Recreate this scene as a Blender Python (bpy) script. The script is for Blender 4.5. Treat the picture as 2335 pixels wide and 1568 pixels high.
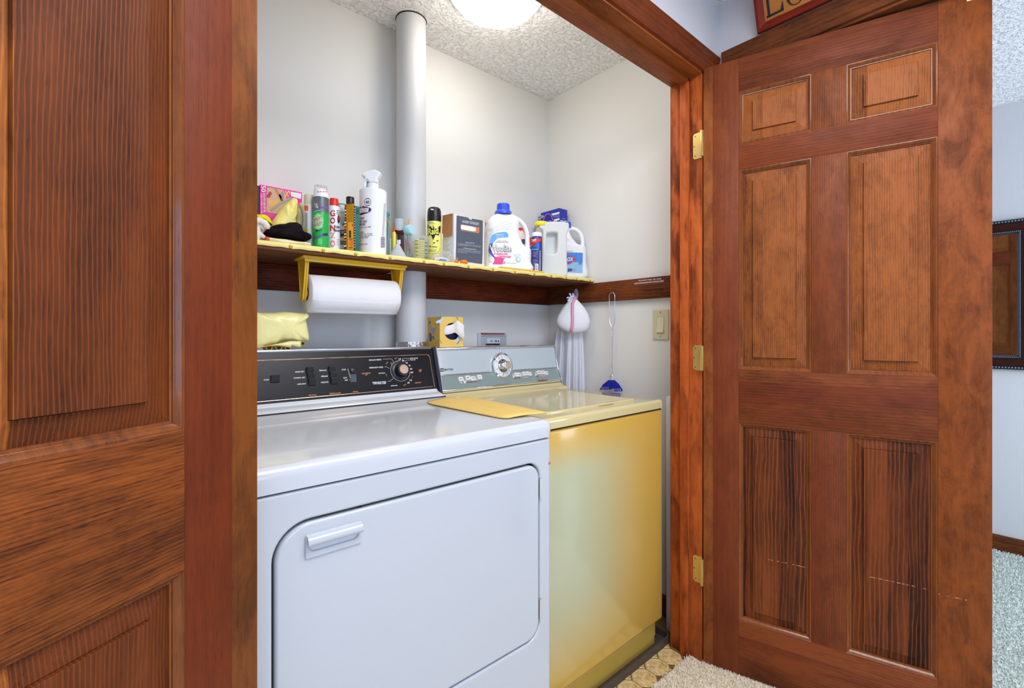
import bpy, bmesh, math, random
from mathutils import Matrix, Vector
random.seed(7)
for o in list(bpy.data.objects): bpy.data.objects.remove(o, do_unlink=True)
S = bpy.context.scene
COL = S.collection
R = math.radians
# ---------------------------------------------------------------- camera
F = 1054.0; U0 = 1167.5; V0 = 758.0; H = 1.14
cam = bpy.data.cameras.new('camera'); camo = bpy.data.objects.new('camera', cam); COL.objects.link(camo)
camo.location = (0, 0, H); camo.rotation_euler = (R(90), 0, R(-40.5))
cam.sensor_width = 36; cam.lens = 36*F/2335; cam.shift_y = -26/2335.0; cam.clip_start = .02
S.camera = camo
# ---------------------------------------------------------------- world, exposure
S.view_settings.view_transform = 'Standard'; S.view_settings.look = 'None'
S.view_settings.gamma = 1; S.view_settings.use_curve_mapping = False
S.view_settings.exposure = 0.57
w = bpy.data.worlds.new('world'); S.world = w; w.use_nodes = True
w.node_tree.nodes['Background'].inputs[0].default_value = (.62, .74, 1, 1)
w.node_tree.nodes['Background'].inputs[1].default_value = 1.0
# ---------------------------------------------------------------- daylight at the windows, added unseen fill light over the hall
def area(name, loc, tgt, sx, sy, power, col):
    l = bpy.data.lights.new(name, 'AREA'); l.shape = 'RECTANGLE'; l.size = sx; l.size_y = sy; l.energy = power; l.color = col
    o = bpy.data.objects.new(name, l); COL.objects.link(o); o.location = loc
    d = Vector(tgt)-Vector(loc); o.rotation_euler = d.to_track_quat('-Z', 'Y').to_euler(); return o
area('window_daylight_hall', (-.35, -2.28, 1.35), (-.2, 0, 1.1), 1.9, 1.3, 21, (.46, .66, 1))
area('window_daylight_room', (2.65, -1.72, 1.35), (2.7, 0, 1.1), 1.3, 1.3, 30, (.74, .86, 1))
area('added_fill_hall', (.65, -.15, 2.29), (.65, -.15, 0), .9, .9, 23, (.98, .97, 1))  # unseen panel added to brighten wood, carpet and dryer

# ---------------------------------------------------------------- pixel measuring helpers (measurements -> metres)
fw = Vector((math.cos(R(49.5)), math.sin(R(49.5)), 0)); rt = Vector((math.sin(R(49.5)), -math.cos(R(49.5)), 0))
CP = Vector((0, 0, H))
def ray(u, v): return fw + rt*((u-U0)/F) + Vector((0, 0, (V0-v)/F))
def onP(u, v, P, N):
    P = Vector(P); N = Vector(N); d = ray(u, v); t = (P-CP).dot(N)/d.dot(N); return CP+d*t
def onY(u, v, Y): return onP(u, v, (0, Y, 0), (0, 1, 0))
def onX(u, v, X): return onP(u, v, (X, 0, 0), (1, 0, 0))
def onZ(u, v, Z): return onP(u, v, (0, 0, Z), (0, 0, 1))
def onC(u, v, cx, cy, r):
    d = ray(u, v); a = d.x**2+d.y**2; b = -2*(d.x*cx+d.y*cy); c = cx*cx+cy*cy-r*r
    D = b*b-4*a*c
    t = (-b-math.sqrt(max(D, 0)))/(2*a); return CP+d*t
# ---------------------------------------------------------------- materials
def lin(c):
    r = []
    for x in c[:3]:
        x = x/255.0; r.append(x/12.92 if x <= .04045 else ((x+.055)/1.055)**2.4)
    return (*r, 1)
def mat(name, c, rough=.5, metal=0, spec=.5, trans=0, coat=0, alpha=1, ior=1.45, sss=0, emit=0):
    m = bpy.data.materials.new(name); m.use_nodes = True; b = m.node_tree.nodes['Principled BSDF']; i = b.inputs
    i['Base Color'].default_value = lin(c); i['Roughness'].default_value = rough; i['Metallic'].default_value = metal
    i['Specular IOR Level'].default_value = spec; i['Transmission Weight'].default_value = trans
    i['Coat Weight'].default_value = coat; i['Coat Roughness'].default_value = .08; i['Alpha'].default_value = alpha; i['IOR'].default_value = ior
    if sss: i['Subsurface Weight'].default_value = sss; i['Subsurface Scale'].default_value = .01
    if emit: i['Emission Color'].default_value = lin(c); i['Emission Strength'].default_value = emit
    return m
class NT:
    def __init__(s, m): s.m = m; s.t = m.node_tree; s.b = s.t.nodes['Principled BSDF']
    def n(s, k, **kw):
        x = s.t.nodes.new(k)
        for a, b in kw.items(): setattr(x, a, b)
        return x
    def l(s, a, b): s.t.links.new(a, b)
    def val(s, node, **kw):
        for k, v in kw.items(): node.inputs[k.replace('_', ' ')].default_value = v
    def math(s, op, a, b=None, c=None):
        x = s.n('ShaderNodeMath', operation=op)
        for i, q in enumerate((a, b, c)):
            if q is None: continue
            if isinstance(q, (int, float)): x.inputs[i].default_value = q
            else: s.l(q, x.inputs[i])
        return x.outputs[0]
    def mix(s, fac, a, b, mode='MIX'):
        x = s.n('ShaderNodeMix', data_type='RGBA', blend_type=mode)
        for idx, q in ((0, fac), (6, a), (7, b)):
            if isinstance(q, (int, float)): x.inputs[idx].default_value = q
            elif isinstance(q, tuple): x.inputs[idx].default_value = q
            else: s.l(q, x.inputs[idx])
        return x.outputs[2]
    def ramp(s, fac, stops):
        x = s.n('ShaderNodeValToRGB'); cr = x.color_ramp
        while len(cr.elements) < len(stops): cr.elements.new(.5)
        for e, (p, c) in zip(cr.elements, stops): e.position = p; e.color = c if isinstance(c, tuple) else (c, c, c, 1)
        s.l(fac, x.inputs[0]); return x.outputs[0]
    def mapr(s, f, a, b, c, d):
        x = s.n('ShaderNodeMapRange'); s.l(f, x.inputs[0])
        for i, q in enumerate((a, b, c, d)): x.inputs[i+1].default_value = q
        return x.outputs[0]
    def noise(s, vec, scale, detail=3, rough=.55, dist=0):
        x = s.n('ShaderNodeTexNoise'); s.l(vec, x.inputs['Vector']); s.val(x, Scale=scale, Detail=detail, Roughness=rough, Distortion=dist); return x.outputs[0]
    def scale(s, vec, sc):
        x = s.n('ShaderNodeMapping'); s.l(vec, x.inputs[0]); x.inputs['Scale'].default_value = sc; return x.outputs[0]
    def obj(s): return s.n('ShaderNodeTexCoord').outputs['Object']
    def bump(s, h, strength, dist=.01):
        x = s.n('ShaderNodeBump'); s.l(h, x.inputs['Height']); x.inputs['Strength'].default_value = strength; x.inputs['Distance'].default_value = dist
        s.l(x.outputs[0], s.b.inputs['Normal'])
def wood(name, light, dark, axis='z', ring=9, ringc=.6, blotch=.5, strip=0, stripc=.35, rough=.55, wavy=4.0, red=None, fine=.35, coat=.0, inv=False, bs=16, split=None):
    light, dark, red = (tuple((c[0]*.86, c[1]*.72, c[2]*.49)) if c else None for c in (light, dark, red))
    m = mat(name, light, rough, coat=coat, spec=.22); t = NT(m)
    co = t.obj(); oi = t.n('ShaderNodeObjectInfo')
    off = t.n('ShaderNodeVectorMath', operation='SCALE'); off.inputs[0].default_value = (11.3, 7.7, 5.1); t.l(oi.outputs['Random'], off.inputs['Scale'])
    sep = t.n('ShaderNodeSeparateXYZ'); t.l(co, sep.inputs[0])
    add = t.n('ShaderNodeVectorMath', operation='ADD'); t.l(co, add.inputs[0]); t.l(off.outputs[0], add.inputs[1])
    vec = add.outputs[0]; tone = None
    if strip:
        across = sep.outputs['Z'] if axis in 'xy' else sep.outputs['X']
        q = t.math('ADD', t.math('FLOOR', t.math('DIVIDE', across, strip)), t.math('MULTIPLY', oi.outputs['Random'], 37.7))
        wn = t.n('ShaderNodeTexWhiteNoise', noise_dimensions='1D'); t.l(q, wn.inputs['W'])
        tone = wn.outputs[0]
        a2 = t.n('ShaderNodeVectorMath', operation='MULTIPLY_ADD'); t.l(wn.outputs['Color'], a2.inputs[0]); a2.inputs[1].default_value = (5, 5, 5); t.l(vec, a2.inputs[2]); vec = a2.outputs[0]
    sc = lambda k: {'z': (1, 1, k), 'x': (k, 1, 1), 'y': (1, k, 1)}[axis]
    s2 = t.n('ShaderNodeSeparateXYZ'); t.l(vec, s2.inputs[0]); acr = s2.outputs[{'z': 'X', 'x': 'Z', 'y': 'Z'}[axis]]
    # growth rings: lines along the grain whose spacing, waviness and depth vary
    n1 = t.noise(t.scale(vec, sc(.22)), 7, 3, .5); n3 = t.noise(t.scale(vec, sc(.35)), 42, 2, .5)
    ph = t.math('ADD', t.math('MULTIPLY', acr, ring*6.283), t.math('ADD', t.math('MULTIPLY', n1, wavy*6), t.math('MULTIPLY', n3, wavy*.9)))
    sn = t.math('SINE', ph)
    rg = t.ramp(t.mapr(sn, -1, 1, 0, 1), [(0, 0.0), (.12, .45), (.35, .9), (1, 1.0)] if inv else [(0, 0.0), (.35, .18), (.75, .8), (1, 1.0)])
    am = t.mapr(t.noise(t.scale(vec, sc(.15)), 14, 2), .3, .65, .25, 1)
    fi = t.noise(t.scale(vec, sc(.02)), 480, 3, .7); f2 = t.noise(t.scale(vec, sc(.05)), 130, 3, .7)
    bl = t.noise(t.scale(vec, sc(.45)), bs, 5, .7, .4); po = t.noise(t.scale(vec, sc(.035)), 900, 2, .6)
    f = t.math('MULTIPLY', t.math('MULTIPLY', rg, am), ringc)
    f = t.math('ADD', f, t.math('MULTIPLY', t.mapr(bl, .38, .68, 0, 1), blotch*.8))
    f = t.math('ADD', f, t.math('MULTIPLY', t.math('SUBTRACT', fi, .5), fine))
    f = t.math('ADD', f, t.math('MULTIPLY', t.math('SUBTRACT', f2, .5), fine*1.3))
    if tone: f = t.math('ADD', f, t.math('MULTIPLY', t.math('SUBTRACT', tone, .5), stripc))
    f = t.math('ADD', f, t.math('MULTIPLY', t.mapr(po, .56, .70, 0, 1), fine*1.1))
    f = t.math('MINIMUM', t.math('MAXIMUM', f, 0), 1)
    c = t.mix(f, lin(light), lin(dark))
    if red:
        rf = t.mapr(t.noise(t.scale(vec, sc(.1)), 5, 2), .38, .62, 0, 1)
        c = t.mix(t.math('MULTIPLY', rf, .75), c, t.mix(f, lin(red), lin(dark)))
    if split:
        x0_, sg_, l2, d2 = split; k2 = lambda q: lin((q[0]*.86, q[1]*.72, q[2]*.49))
        c = t.mix(t.math('LESS_THAN' if sg_ < 0 else 'GREATER_THAN', sep.outputs['X'], x0_), c, t.mix(t.math('MINIMUM', t.math('ADD', t.math('MULTIPLY', f, .8), t.math('MULTIPLY', t.mapr(bl, .42, .62, 0, 1), .35)), 1), k2(l2), k2(d2)))
    t.l(c, t.b.inputs['Base Color'])
    t.l(t.mapr(f, 0, 1, rough-.05, rough+.14), t.b.inputs['Roughness'])
    t.bump(t.math('ADD', t.math('MULTIPLY', rg, .5), fi), .12, .0012)
    return m
M = {}
M['w_stile'] = wood('stained_stile', (158, 100, 66), (78, 38, 26), 'z', 60, .12, .45, 0, red=(134, 66, 46), wavy=2, fine=.3, split=(.031, -1, (176, 118, 82), (96, 50, 34)))
M['w_free'] = wood('stained_free_stile', (168, 104, 60), (84, 48, 28), 'z', 30, .08, .85, 0, wavy=2, fine=.28, bs=20)
M['w_red'] = wood('stained_red', (132, 66, 36), (70, 30, 16), 'z', 80, .12, .4, 0, wavy=2, fine=.35, split=(.0435, -1, (146, 96, 52), (66, 40, 22)))
M['w_panel'] = wood('stained_panel', (184, 124, 82), (80, 46, 32), 'z', 170, .36, .6, .09, .5, wavy=4.5, fine=.28, bs=22)
M['w_paneld'] = wood('stained_panel_dark', (150, 90, 56), (52, 27, 18), 'z', 95, .8, .3, .045, .5, wavy=5, fine=.22, inv=True)
M['w_panell'] = wood('stained_panel_near', (146, 86, 48), (66, 38, 26), 'z', 220, .6, .35, 0, wavy=6, fine=.28, inv=True, split=(.2705, 1, (206, 140, 78), (120, 74, 40)))  # paler split past the field paints the light on the far bevel
M['w_rail'] = wood('stained_rail', (158, 98, 64), (80, 42, 30), 'x', 110, .3, .65, .07, .45, red=(130, 64, 48), wavy=2.4, fine=.35)
M['w_raill'] = wood('stained_rail_near', (166, 104, 56), (72, 40, 23), 'x', 220, .3, .9, 0, wavy=2.5, fine=.6)
M['w_mull'] = wood('stained_mullion', (156, 100, 70), (86, 46, 34), 'z', 170, .4, .55, 0, wavy=2.8, fine=.3, bs=24, red=(134, 70, 54))
M['w_mould'] = wood('stained_moulding', (160, 102, 58), (60, 33, 20), 'z', 60, .25, .5, 0, wavy=2, rough=.3, coat=.35)
M['w_jamb'] = wood('stained_jamb', (232, 136, 84), (92, 42, 24), 'z', 90, .6, .35, .022, .5, wavy=5, fine=.35)
M['w_headx'] = wood('stained_head', (176, 114, 72), (84, 42, 22), 'x', 200, .45, .4, 0, wavy=2, fine=.5)
M['w_casex'] = wood('stained_casing', (134, 72, 38), (60, 28, 15), 'x', 60, .3, .6, 0, wavy=2, fine=.4)
M['w_casey'] = wood('stained_casing_side', (140, 90, 56), (60, 35, 22), 'y', 60, .3, .8, 0, wavy=2, fine=.45)
M['w_casez'] = wood('stained_casing_up', (130, 68, 36), (58, 27, 14), 'z', 60, .3, .6, 0, wavy=2, fine=.4)
M['w_cleatx'] = wood('dark_cleat', (142, 68, 36), (36, 15, 10), 'x', 110, .5, .75, 0, wavy=6, fine=.4)
M['w_cleaty'] = wood('brown_cleat', (140, 86, 52), (68, 38, 22), 'y', 80, .5, .8, 0, wavy=6, fine=.4)
M['w_shelf'] = wood('shelf_board', (132, 92, 70), (84, 54, 42), 'x', 60, .3, .5, 0, wavy=2, fine=.6, coat=0, rough=.6)
M['w_mirror'] = wood('mirror_frame_wood', (70, 30, 20), (30, 12, 10), 'z', 60, .3, .5, 0)

def wallmat(name, c, grain=True):
    m = mat(name, c, .75, spec=.25); t = NT(m); co = t.obj()
    a = t.noise(t.scale(co, (1, 1, .03)), 260, 2); b = t.noise(co, 70, 3)
    t.bump(t.math('ADD', t.math('MULTIPLY', a, .7 if grain else .1), t.math('MULTIPLY', b, .5)), .12, .002)
    t.l(t.mix(t.mapr(a, .3, .7, 0, .12 if grain else .03), lin(c), lin(tuple(x*.9 for x in c))), t.b.inputs['Base Color'])
    return m
M['wall'] = wallmat('closet_wall_paint', (230, 229, 225), False)
M['wallh'] = wallmat('hall_wallpaper', (216, 215, 218))
def ceilmat():
    m = mat('knockdown_ceiling', (252, 252, 252), .9, spec=.1); t = NT(m); co = t.obj()
    n = t.noise(co, 62, 4, .6, .6); v = t.n('ShaderNodeTexVoronoi', feature='SMOOTH_F1'); t.l(co, v.inputs['Vector']); t.val(v, Scale=95.0)
    h = t.math('MULTIPLY', t.mapr(n, .46, .6, 0, 1), t.mapr(v.outputs['Distance'], .55, .1, 0.35, 1))
    t.bump(h, .9, .0065); return m
M['ceil'] = ceilmat()
def enamel(name, c, rough=.16):
    m = mat(name, c, rough, coat=.4); t = NT(m); t.bump(t.noise(t.obj(), 160, 2), .02, .002); return m
M['white'] = enamel('white_enamel', (194, 199, 205), .2)
M['white_lit'] = enamel('white_enamel_lit', (203, 207, 212), .13)  # paler copy of the same enamel, light from above put into the colour
M['gap_dark'] = mat('dark_gap', (24, 24, 28), .8)  # near-black strips stand for shade inside open gaps; bumper dots share it
M['gold'] = enamel('harvest_gold_enamel', (206, 192, 140), .1)
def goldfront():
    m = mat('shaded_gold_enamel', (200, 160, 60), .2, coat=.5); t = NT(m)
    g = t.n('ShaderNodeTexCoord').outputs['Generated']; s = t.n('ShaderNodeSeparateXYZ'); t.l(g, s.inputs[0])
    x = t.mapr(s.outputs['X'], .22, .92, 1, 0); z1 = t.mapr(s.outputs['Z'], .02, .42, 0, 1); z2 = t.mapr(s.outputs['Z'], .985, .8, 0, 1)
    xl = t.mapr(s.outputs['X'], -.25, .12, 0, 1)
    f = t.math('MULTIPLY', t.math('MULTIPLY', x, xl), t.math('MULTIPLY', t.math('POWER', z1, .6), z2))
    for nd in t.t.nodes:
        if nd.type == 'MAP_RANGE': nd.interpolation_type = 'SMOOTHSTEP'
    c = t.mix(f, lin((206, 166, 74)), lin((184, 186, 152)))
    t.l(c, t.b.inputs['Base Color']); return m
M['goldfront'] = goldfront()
M['goldkick'] = mat('gold_kick', (204, 168, 76), .25, coat=.5)
M['chrome'] = mat('chrome', (225, 228, 232), .08, metal=1)
M['alu'] = mat('aluminium', (205, 208, 214), .25, metal=1)
M['brass'] = mat('brass', (226, 196, 120), .32, metal=.85)
M['brassd'] = mat('brass_screw', (150, 120, 60), .35, metal=1)
M['black'] = mat('black_plastic', (20, 21, 26), .35)
M['blackpanel'] = mat('black_console', (14, 14, 18), .3, spec=.35)
tt = NT(M['blackpanel']); tt.bump(tt.noise(tt.obj(), 900, 2), .15, .0006)
M['copper'] = mat('copper', (236, 200, 176), .2, metal=.9)
M['copperp'] = mat('copper_print', (226, 150, 92), .5)
M['wprint'] = mat('white_print', (238, 238, 238), .5)
M['kprint'] = mat('dark_print', (34, 30, 40), .5)
M['pvc'] = mat('pvc_pipe', (204, 206, 208), .4)
M['foil'] = mat('foil', (210, 212, 216), .3, metal=1)
tt = NT(M['foil']); tt.bump(tt.noise(tt.obj(), 60, 3), .8, .01)
def sheet(name, c, rough=.45, bump=.4, sc=40, **k):
    m = mat(name, c, rough, **k); t = NT(m); t.bump(t.noise(t.obj(), sc, 3, .5, .6), bump, .006); return m
M['film'] = sheet('yellow_film', (232, 218, 132), .35, .3, 25)
M['tack'] = mat('brass_tack', (196, 156, 50), .5, metal=.3)
M['yplastic'] = mat('yellow_plastic', (222, 176, 34), .35)
M['glassw'] = mat('console_glass', (188, 200, 208), .12, coat=.6)
def ribbed():
    m = mat('ribbed_strip', (140, 158, 156), .3, metal=.3); t = NT(m); s = t.n('ShaderNodeSeparateXYZ'); t.l(t.obj(), s.inputs[0])
    f = t.math('SINE', t.math('MULTIPLY', s.outputs['X'], 900)); t.l(t.mix(t.mapr(f, -1, 1, 0, 1), lin((122, 142, 142)), lin((166, 184, 182))), t.b.inputs['Base Color'])
    return m
M['ribbed'] = ribbed()
def paper():
    m = mat('paper_towel', (238, 238, 240), .9, spec=.1); t = NT(m); co = t.obj()
    s = t.n('ShaderNodeSeparateXYZ'); t.l(co, s.inputs[0])
    ang = t.math('MULTIPLY', t.math('ARCTAN2', s.outputs['Y'], s.outputs['Z']), .058)
    a = t.math('PINGPONG', t.math('ADD', s.outputs['X'], ang), .02); b = t.math('PINGPONG', t.math('SUBTRACT', s.outputs['X'], ang), .02)
    h = t.math('ADD', t.math('LESS_THAN', t.math('PINGPONG', a, .005), .0011), t.math('LESS_THAN', t.math('PINGPONG', b, .005), .0011))
    t.bump(t.math('SUBTRACT', 1, t.math('MINIMUM', h, 1)), 1.0, .004); return m
M['paper'] = paper()
M['card'] = mat('cardboard', (178, 122, 74), .8)
M['cardw'] = mat('white_card', (222, 224, 226), .6)
M['slate'] = mat('slate_print', (84, 92, 108), .5)
M['wplastic'] = mat('white_plastic', (236, 238, 242), .28, sss=.0)
M['clear'] = mat('clear_plastic', (245, 248, 252), .06, trans=.95, ior=1.25, alpha=.55)
M['bagclear'] = sheet('crinkled_clear_bag', (226, 224, 222), .15, .8, 50, trans=.6, alpha=.6, ior=1.1)
M['milky'] = mat('milky_plastic', (236, 240, 238), .4, trans=.2, ior=1.2)
M['almond'] = mat('almond_plastic', (214, 204, 172), .35)
M['mirror'] = mat('mirror_glass', (235, 238, 240), .02, metal=1)
M['vinyl'] = sheet('vinyl_tile', (226, 198, 136), .4, .3, 120)
t = NT(M['vinyl']); t.l(t.mix(t.mapr(t.noise(t.obj(), 60, 5, .7), .4, .7, 0, 1), lin((236, 208, 148)), lin((172, 132, 76))), t.b.inputs['Base Color'])
M['grout'] = mat('vinyl_joint', (120, 92, 48), .6)
def carpetm(n, c):
    m = mat(n, c, .95, spec=.05); t = NT(m); t.l(t.mix(t.mapr(t.noise(t.obj(), 90, 4, .7), .3, .7, 0, 1), lin(c), lin(tuple(x*.82 for x in c))), t.b.inputs['Base Color']); return m
M['carpet'] = carpetm('beige_carpet', (252, 240, 216)); M['carpet2'] = carpetm('grey_green_carpet', (232, 240, 232))
def cloth(name, c, rough=.9, sc=300, b=.4, **k):
    m = mat(name, c, rough, spec=.15, **k); t = NT(m); t.bump(t.noise(t.obj(), sc, 3), b, .002); return m
def col(n, c, rough=.4, **k):
    if n not in M: M[n] = mat(n, c, rough, **k)
    return M[n]
def meshmat():
    m = mat('laundry_mesh', (236, 238, 246), .8); t = NT(m); co = t.n('ShaderNodeTexCoord').outputs['UV']
    s = t.n('ShaderNodeSeparateXYZ'); t.l(co, s.inputs[0]); k = 2*math.pi/.0042
    a = t.math('MULTIPLY', t.math('SINE', t.math('MULTIPLY', s.outputs['X'], k)), t.math('SINE', t.math('MULTIPLY', s.outputs['Y'], k)))
    t.l(t.math('SUBTRACT', 1, t.math('MULTIPLY', t.math('GREATER_THAN', a, .35), .9)), t.b.inputs['Alpha'])
    return m
M['mesh'] = meshmat()
# ---------------------------------------------------------------- mesh builder
W = {}
def wm(o): return W.get(o.name, Matrix())
class MB:
    def __init__(s): s.v = []; s.f = []; s.m = []
    def add(s, vs, fs, m=0):
        b = len(s.v); s.v += [Vector(q) for q in vs]; s.f += [tuple(i+b for i in q) for q in fs]; s.m += [m]*len(fs); return s
    def box(s, x0, x1, y0, y1, z0, z1, bev=0, seg=2, m=0, X=None):
        bm = bmesh.new(); bmesh.ops.create_cube(bm, size=1)
        for v in bm.verts: v.co = Vector(((x0+x1)/2+v.co.x*(x1-x0), (y0+y1)/2+v.co.y*(y1-y0), (z0+z1)/2+v.co.z*(z1-z0)))
        if bev: bmesh.ops.bevel(bm, geom=list(bm.edges), offset=bev, segments=seg, profile=.5, affect='EDGES')
        s.frombm(bm, m, X); return s
    def frombm(s, bm, m=0, X=None):
        bm.verts.index_update(); vs = [v.co.copy() for v in bm.verts]
        if X is not None: vs = [X @ v for v in vs]
        s.add(vs, [[v.index for v in f.verts] for f in bm.faces], m); bm.free()
    def loft(s, loops, m=0, cap0=True, cap1=True, closed=True):
        n = len(loops[0]); vs = [p for l in loops for p in l]; fs = []
        for i in range(len(loops)-1):
            for j in range(n if closed else n-1):
                k = (j+1) % n; fs.append((i*n+j, i*n+k, (i+1)*n+k, (i+1)*n+j))
        if cap0: fs.append(tuple(range(n))[::-1])
        if cap1: fs.append(tuple((len(loops)-1)*n+j for j in range(n)))
        return s.add(vs, fs, m)
    def lathe(s, cx, cy, prof, n=32, m=0, z0=0, X=None, cap=True):
        loops = []
        for r, z in prof:
            r = max(r, 1e-5); loops.append([Vector((cx+r*math.cos(2*math.pi*j/n), cy+r*math.sin(2*math.pi*j/n), z0+z)) for j in range(n)])
        if X is not None: loops = [[X @ p for p in l] for l in loops]
        return s.loft(loops, m, cap, cap)
    def tube(s, pts, r, n=8, m=0, closed=False):
        pts = [Vector(p) for p in pts]; loops = []; N = len(pts); nrm = None
        for i, p in enumerate(pts):
            a = pts[(i-1) % N] if (i > 0 or closed) else p; b = pts[(i+1) % N] if (i < N-1 or closed) else p
            t = (b-a).normalized()
            if nrm is None:
                nrm = t.cross(Vector((0, 0, 1)));
                if nrm.length < .1: nrm = t.cross(Vector((1, 0, 0)))
                nrm.normalize()
            nrm = (nrm-t*nrm.dot(t)).normalized(); bn = t.cross(nrm)
            rr = r[i] if isinstance(r, (list, tuple)) else r
            loops.append([p+(nrm*math.cos(2*math.pi*j/n)+bn*math.sin(2*math.pi*j/n))*rr for j in range(n)])
        if closed: loops.append(loops[0]); return s.loft(loops, m, False, False)
        return s.loft(loops, m)
    def grid(s, fn, nu, nv, m=0, closed=False):
        vs = [fn(i/nu, j/nv) for i in range(nu+1) for j in range(nv+1)]
        fs = [(i*(nv+1)+j, (i+1)*(nv+1)+j, (i+1)*(nv+1)+j+1, i*(nv+1)+j+1) for i in range(nu) for j in range(nv)]
        return s.add(vs, fs, m)
    def quad(s, a, b, c, d, m=0): return s.add([a, b, c, d], [(0, 1, 2, 3)], m)
    def build(s, name, mats, parent=None, smooth=30, local=False, origin=None, solid=0, sub=0, uv=None):
        if not isinstance(mats, (list, tuple)): mats = [mats]
        me = bpy.data.meshes.new(name)
        if parent is None:
            if origin is None:
                xs = [v.x for v in s.v]; ys = [v.y for v in s.v]; zs = [v.z for v in s.v]
                origin = Vector(((min(xs)+max(xs))/2, (min(ys)+max(ys))/2, min(zs)))
            T = Matrix.Translation(origin); o = bpy.data.objects.new(name, me); o.location = origin
            W[o.name] = T
        else:
            T = Matrix() if local else wm(parent); o = bpy.data.objects.new(name, me); W[o.name] = wm(parent)
        Ti = T.inverted(); me.from_pydata([tuple(Ti @ v) for v in s.v], [], s.f)
        for q in mats: me.materials.append(q)
        me.polygons.foreach_set('material_index', s.m)
        if uv:
            lay = me.uv_layers.new(name='uv')
            for lp in me.loops: lay.data[lp.index].uv = uv[lp.vertex_index]
        me.update()
        if smooth:
            me.shade_smooth(); me.set_sharp_from_angle(angle=R(smooth))
        COL.objects.link(o)
        if parent is not None: o.parent = parent
        if solid:
            md = o.modifiers.new('solid', 'SOLIDIFY'); md.thickness = solid; md.offset = 0
        if sub:
            md = o.modifiers.new('sub', 'SUBSURF'); md.levels = sub; md.render_levels = sub
        return o
def tag(o, label=None, cat=None, group=None, kind=None):
    if label: o['label'] = label
    if cat: o['category'] = cat
    if group: o['group'] = group
    if kind: o['kind'] = kind
    return o
def thing(name, label, cat, loc, rz=0, group=None, kind=None):
    o = bpy.data.objects.new(name, None); COL.objects.link(o); o.location = loc; o.rotation_euler = (0, 0, rz); o.empty_display_size = .05
    W[o.name] = Matrix.Translation(Vector(loc)) @ Matrix.Rotation(rz, 4, 'Z')
    return tag(o, label, cat, group, kind)
def struct(name, mb, mats, parent=None, **k):
    o = mb.build(name, mats, parent, **k)
    if parent is None: o['kind'] = 'structure'
    return o
def B(x0, x1, y0, y1, z0, z1, bev=0, seg=2): return MB().box(x0, x1, y0, y1, z0, z1, bev, seg)
# curve based solids and lettering
def cmesh(cu):
    o = bpy.data.objects.new('tmp', cu); me = o.to_mesh(); vs = [v.co.copy() for v in me.vertices]; fs = [tuple(p.vertices) for p in me.polygons]
    o.to_mesh_clear(); bpy.data.objects.remove(o); bpy.data.curves.remove(cu); return vs, fs
def solid2d(outs, thick, bev=0, res=3):
    cu = bpy.data.curves.new('tmp', 'CURVE'); cu.dimensions = '2D'; cu.fill_mode = 'BOTH'
    cu.extrude = max(thick/2-bev, 0); cu.bevel_depth = bev; cu.bevel_resolution = res; cu.offset = -bev
    for pts in outs:
        sp = cu.splines.new('POLY'); sp.points.add(len(pts)-1); sp.use_cyclic_u = True
        for i, (x, y) in enumerate(pts): sp.points[i].co = (x, y, 0, 1)
    return cmesh(cu)
def rrect(x0, x1, y0, y1, r, n=8, rs=None):
    p = []; rs = rs or (r, r, r, r)
    for (cx, cy, a, rr) in ((x1-rs[0], y1-rs[0], 0, rs[0]), (x0+rs[1], y1-rs[1], 90, rs[1]), (x0+rs[2], y0+rs[2], 180, rs[2]), (x1-rs[3], y0+rs[3], 270, rs[3])):
        for i in range(n+1): q = R(a+90*i/n); p.append((cx+rr*math.cos(q), cy+rr*math.sin(q)))
    return p
def smoothpoly(pts, k=5):
    n = len(pts); out = []
    for i in range(n):
        p0, p1, p2, p3 = (pts[(i+j-1) % n] for j in range(4))
        for s in range(k):
            t = s/k; out.append(tuple(.5*((2*p1[a])+(-p0[a]+p2[a])*t+(2*p0[a]-5*p1[a]+4*p2[a]-p3[a])*t*t+(-p0[a]+3*p1[a]-3*p2[a]+p3[a])*t**3) for a in (0, 1)))
    return out
TC = {}
def text(s, bold=0, space=1):
    k = (s, bold, space)
    if k in TC: return TC[k]
    cu = bpy.data.curves.new('tmp', 'FONT'); cu.body = s; cu.size = 1; cu.offset = bold; cu.resolution_u = 3; cu.space_character = space
    vs, fs = cmesh(cu)
    xs = [v.x for v in vs]; ys = [v.y for v in vs]
    a, b, c, d = min(xs), max(xs), min(ys), max(ys)
    TC[k] = ([((v.x-a)/(b-a), (v.y-c)/(d-c)) for v in vs], fs); return TC[k]
def lerp(a, b, t): return tuple(a[i]+(b[i]-a[i])*t for i in range(len(a)))
def lettering(mb, s, quad, mp, m=0, bold=0.01, space=1):
    """quad = bl, br, tr, tl measured corners ; mp maps measured point to the surface"""
    vs, fs = text(s, bold, space); bl, br, tr, tl = quad
    out = [mp(*lerp(lerp(bl, br, x), lerp(tl, tr, x), y)) for x, y in vs]
    mb.add(out, fs, m)
def Q(u0, v0, u1, v1, h, h2=None):   # baseline from (u0,v0) to (u1,v1), cap height h
    h2 = h if h2 is None else h2; return ((u0, v0), (u1, v1), (u1, v1-h2), (u0, v0-h))
def patch(mb, quad, mp, m=0, nu=6, nv=3):
    bl, br, tr, tl = quad
    mb.grid(lambda a, b: mp(*lerp(lerp(bl, br, a), lerp(tl, tr, a), b)), nu, nv, m)
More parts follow.
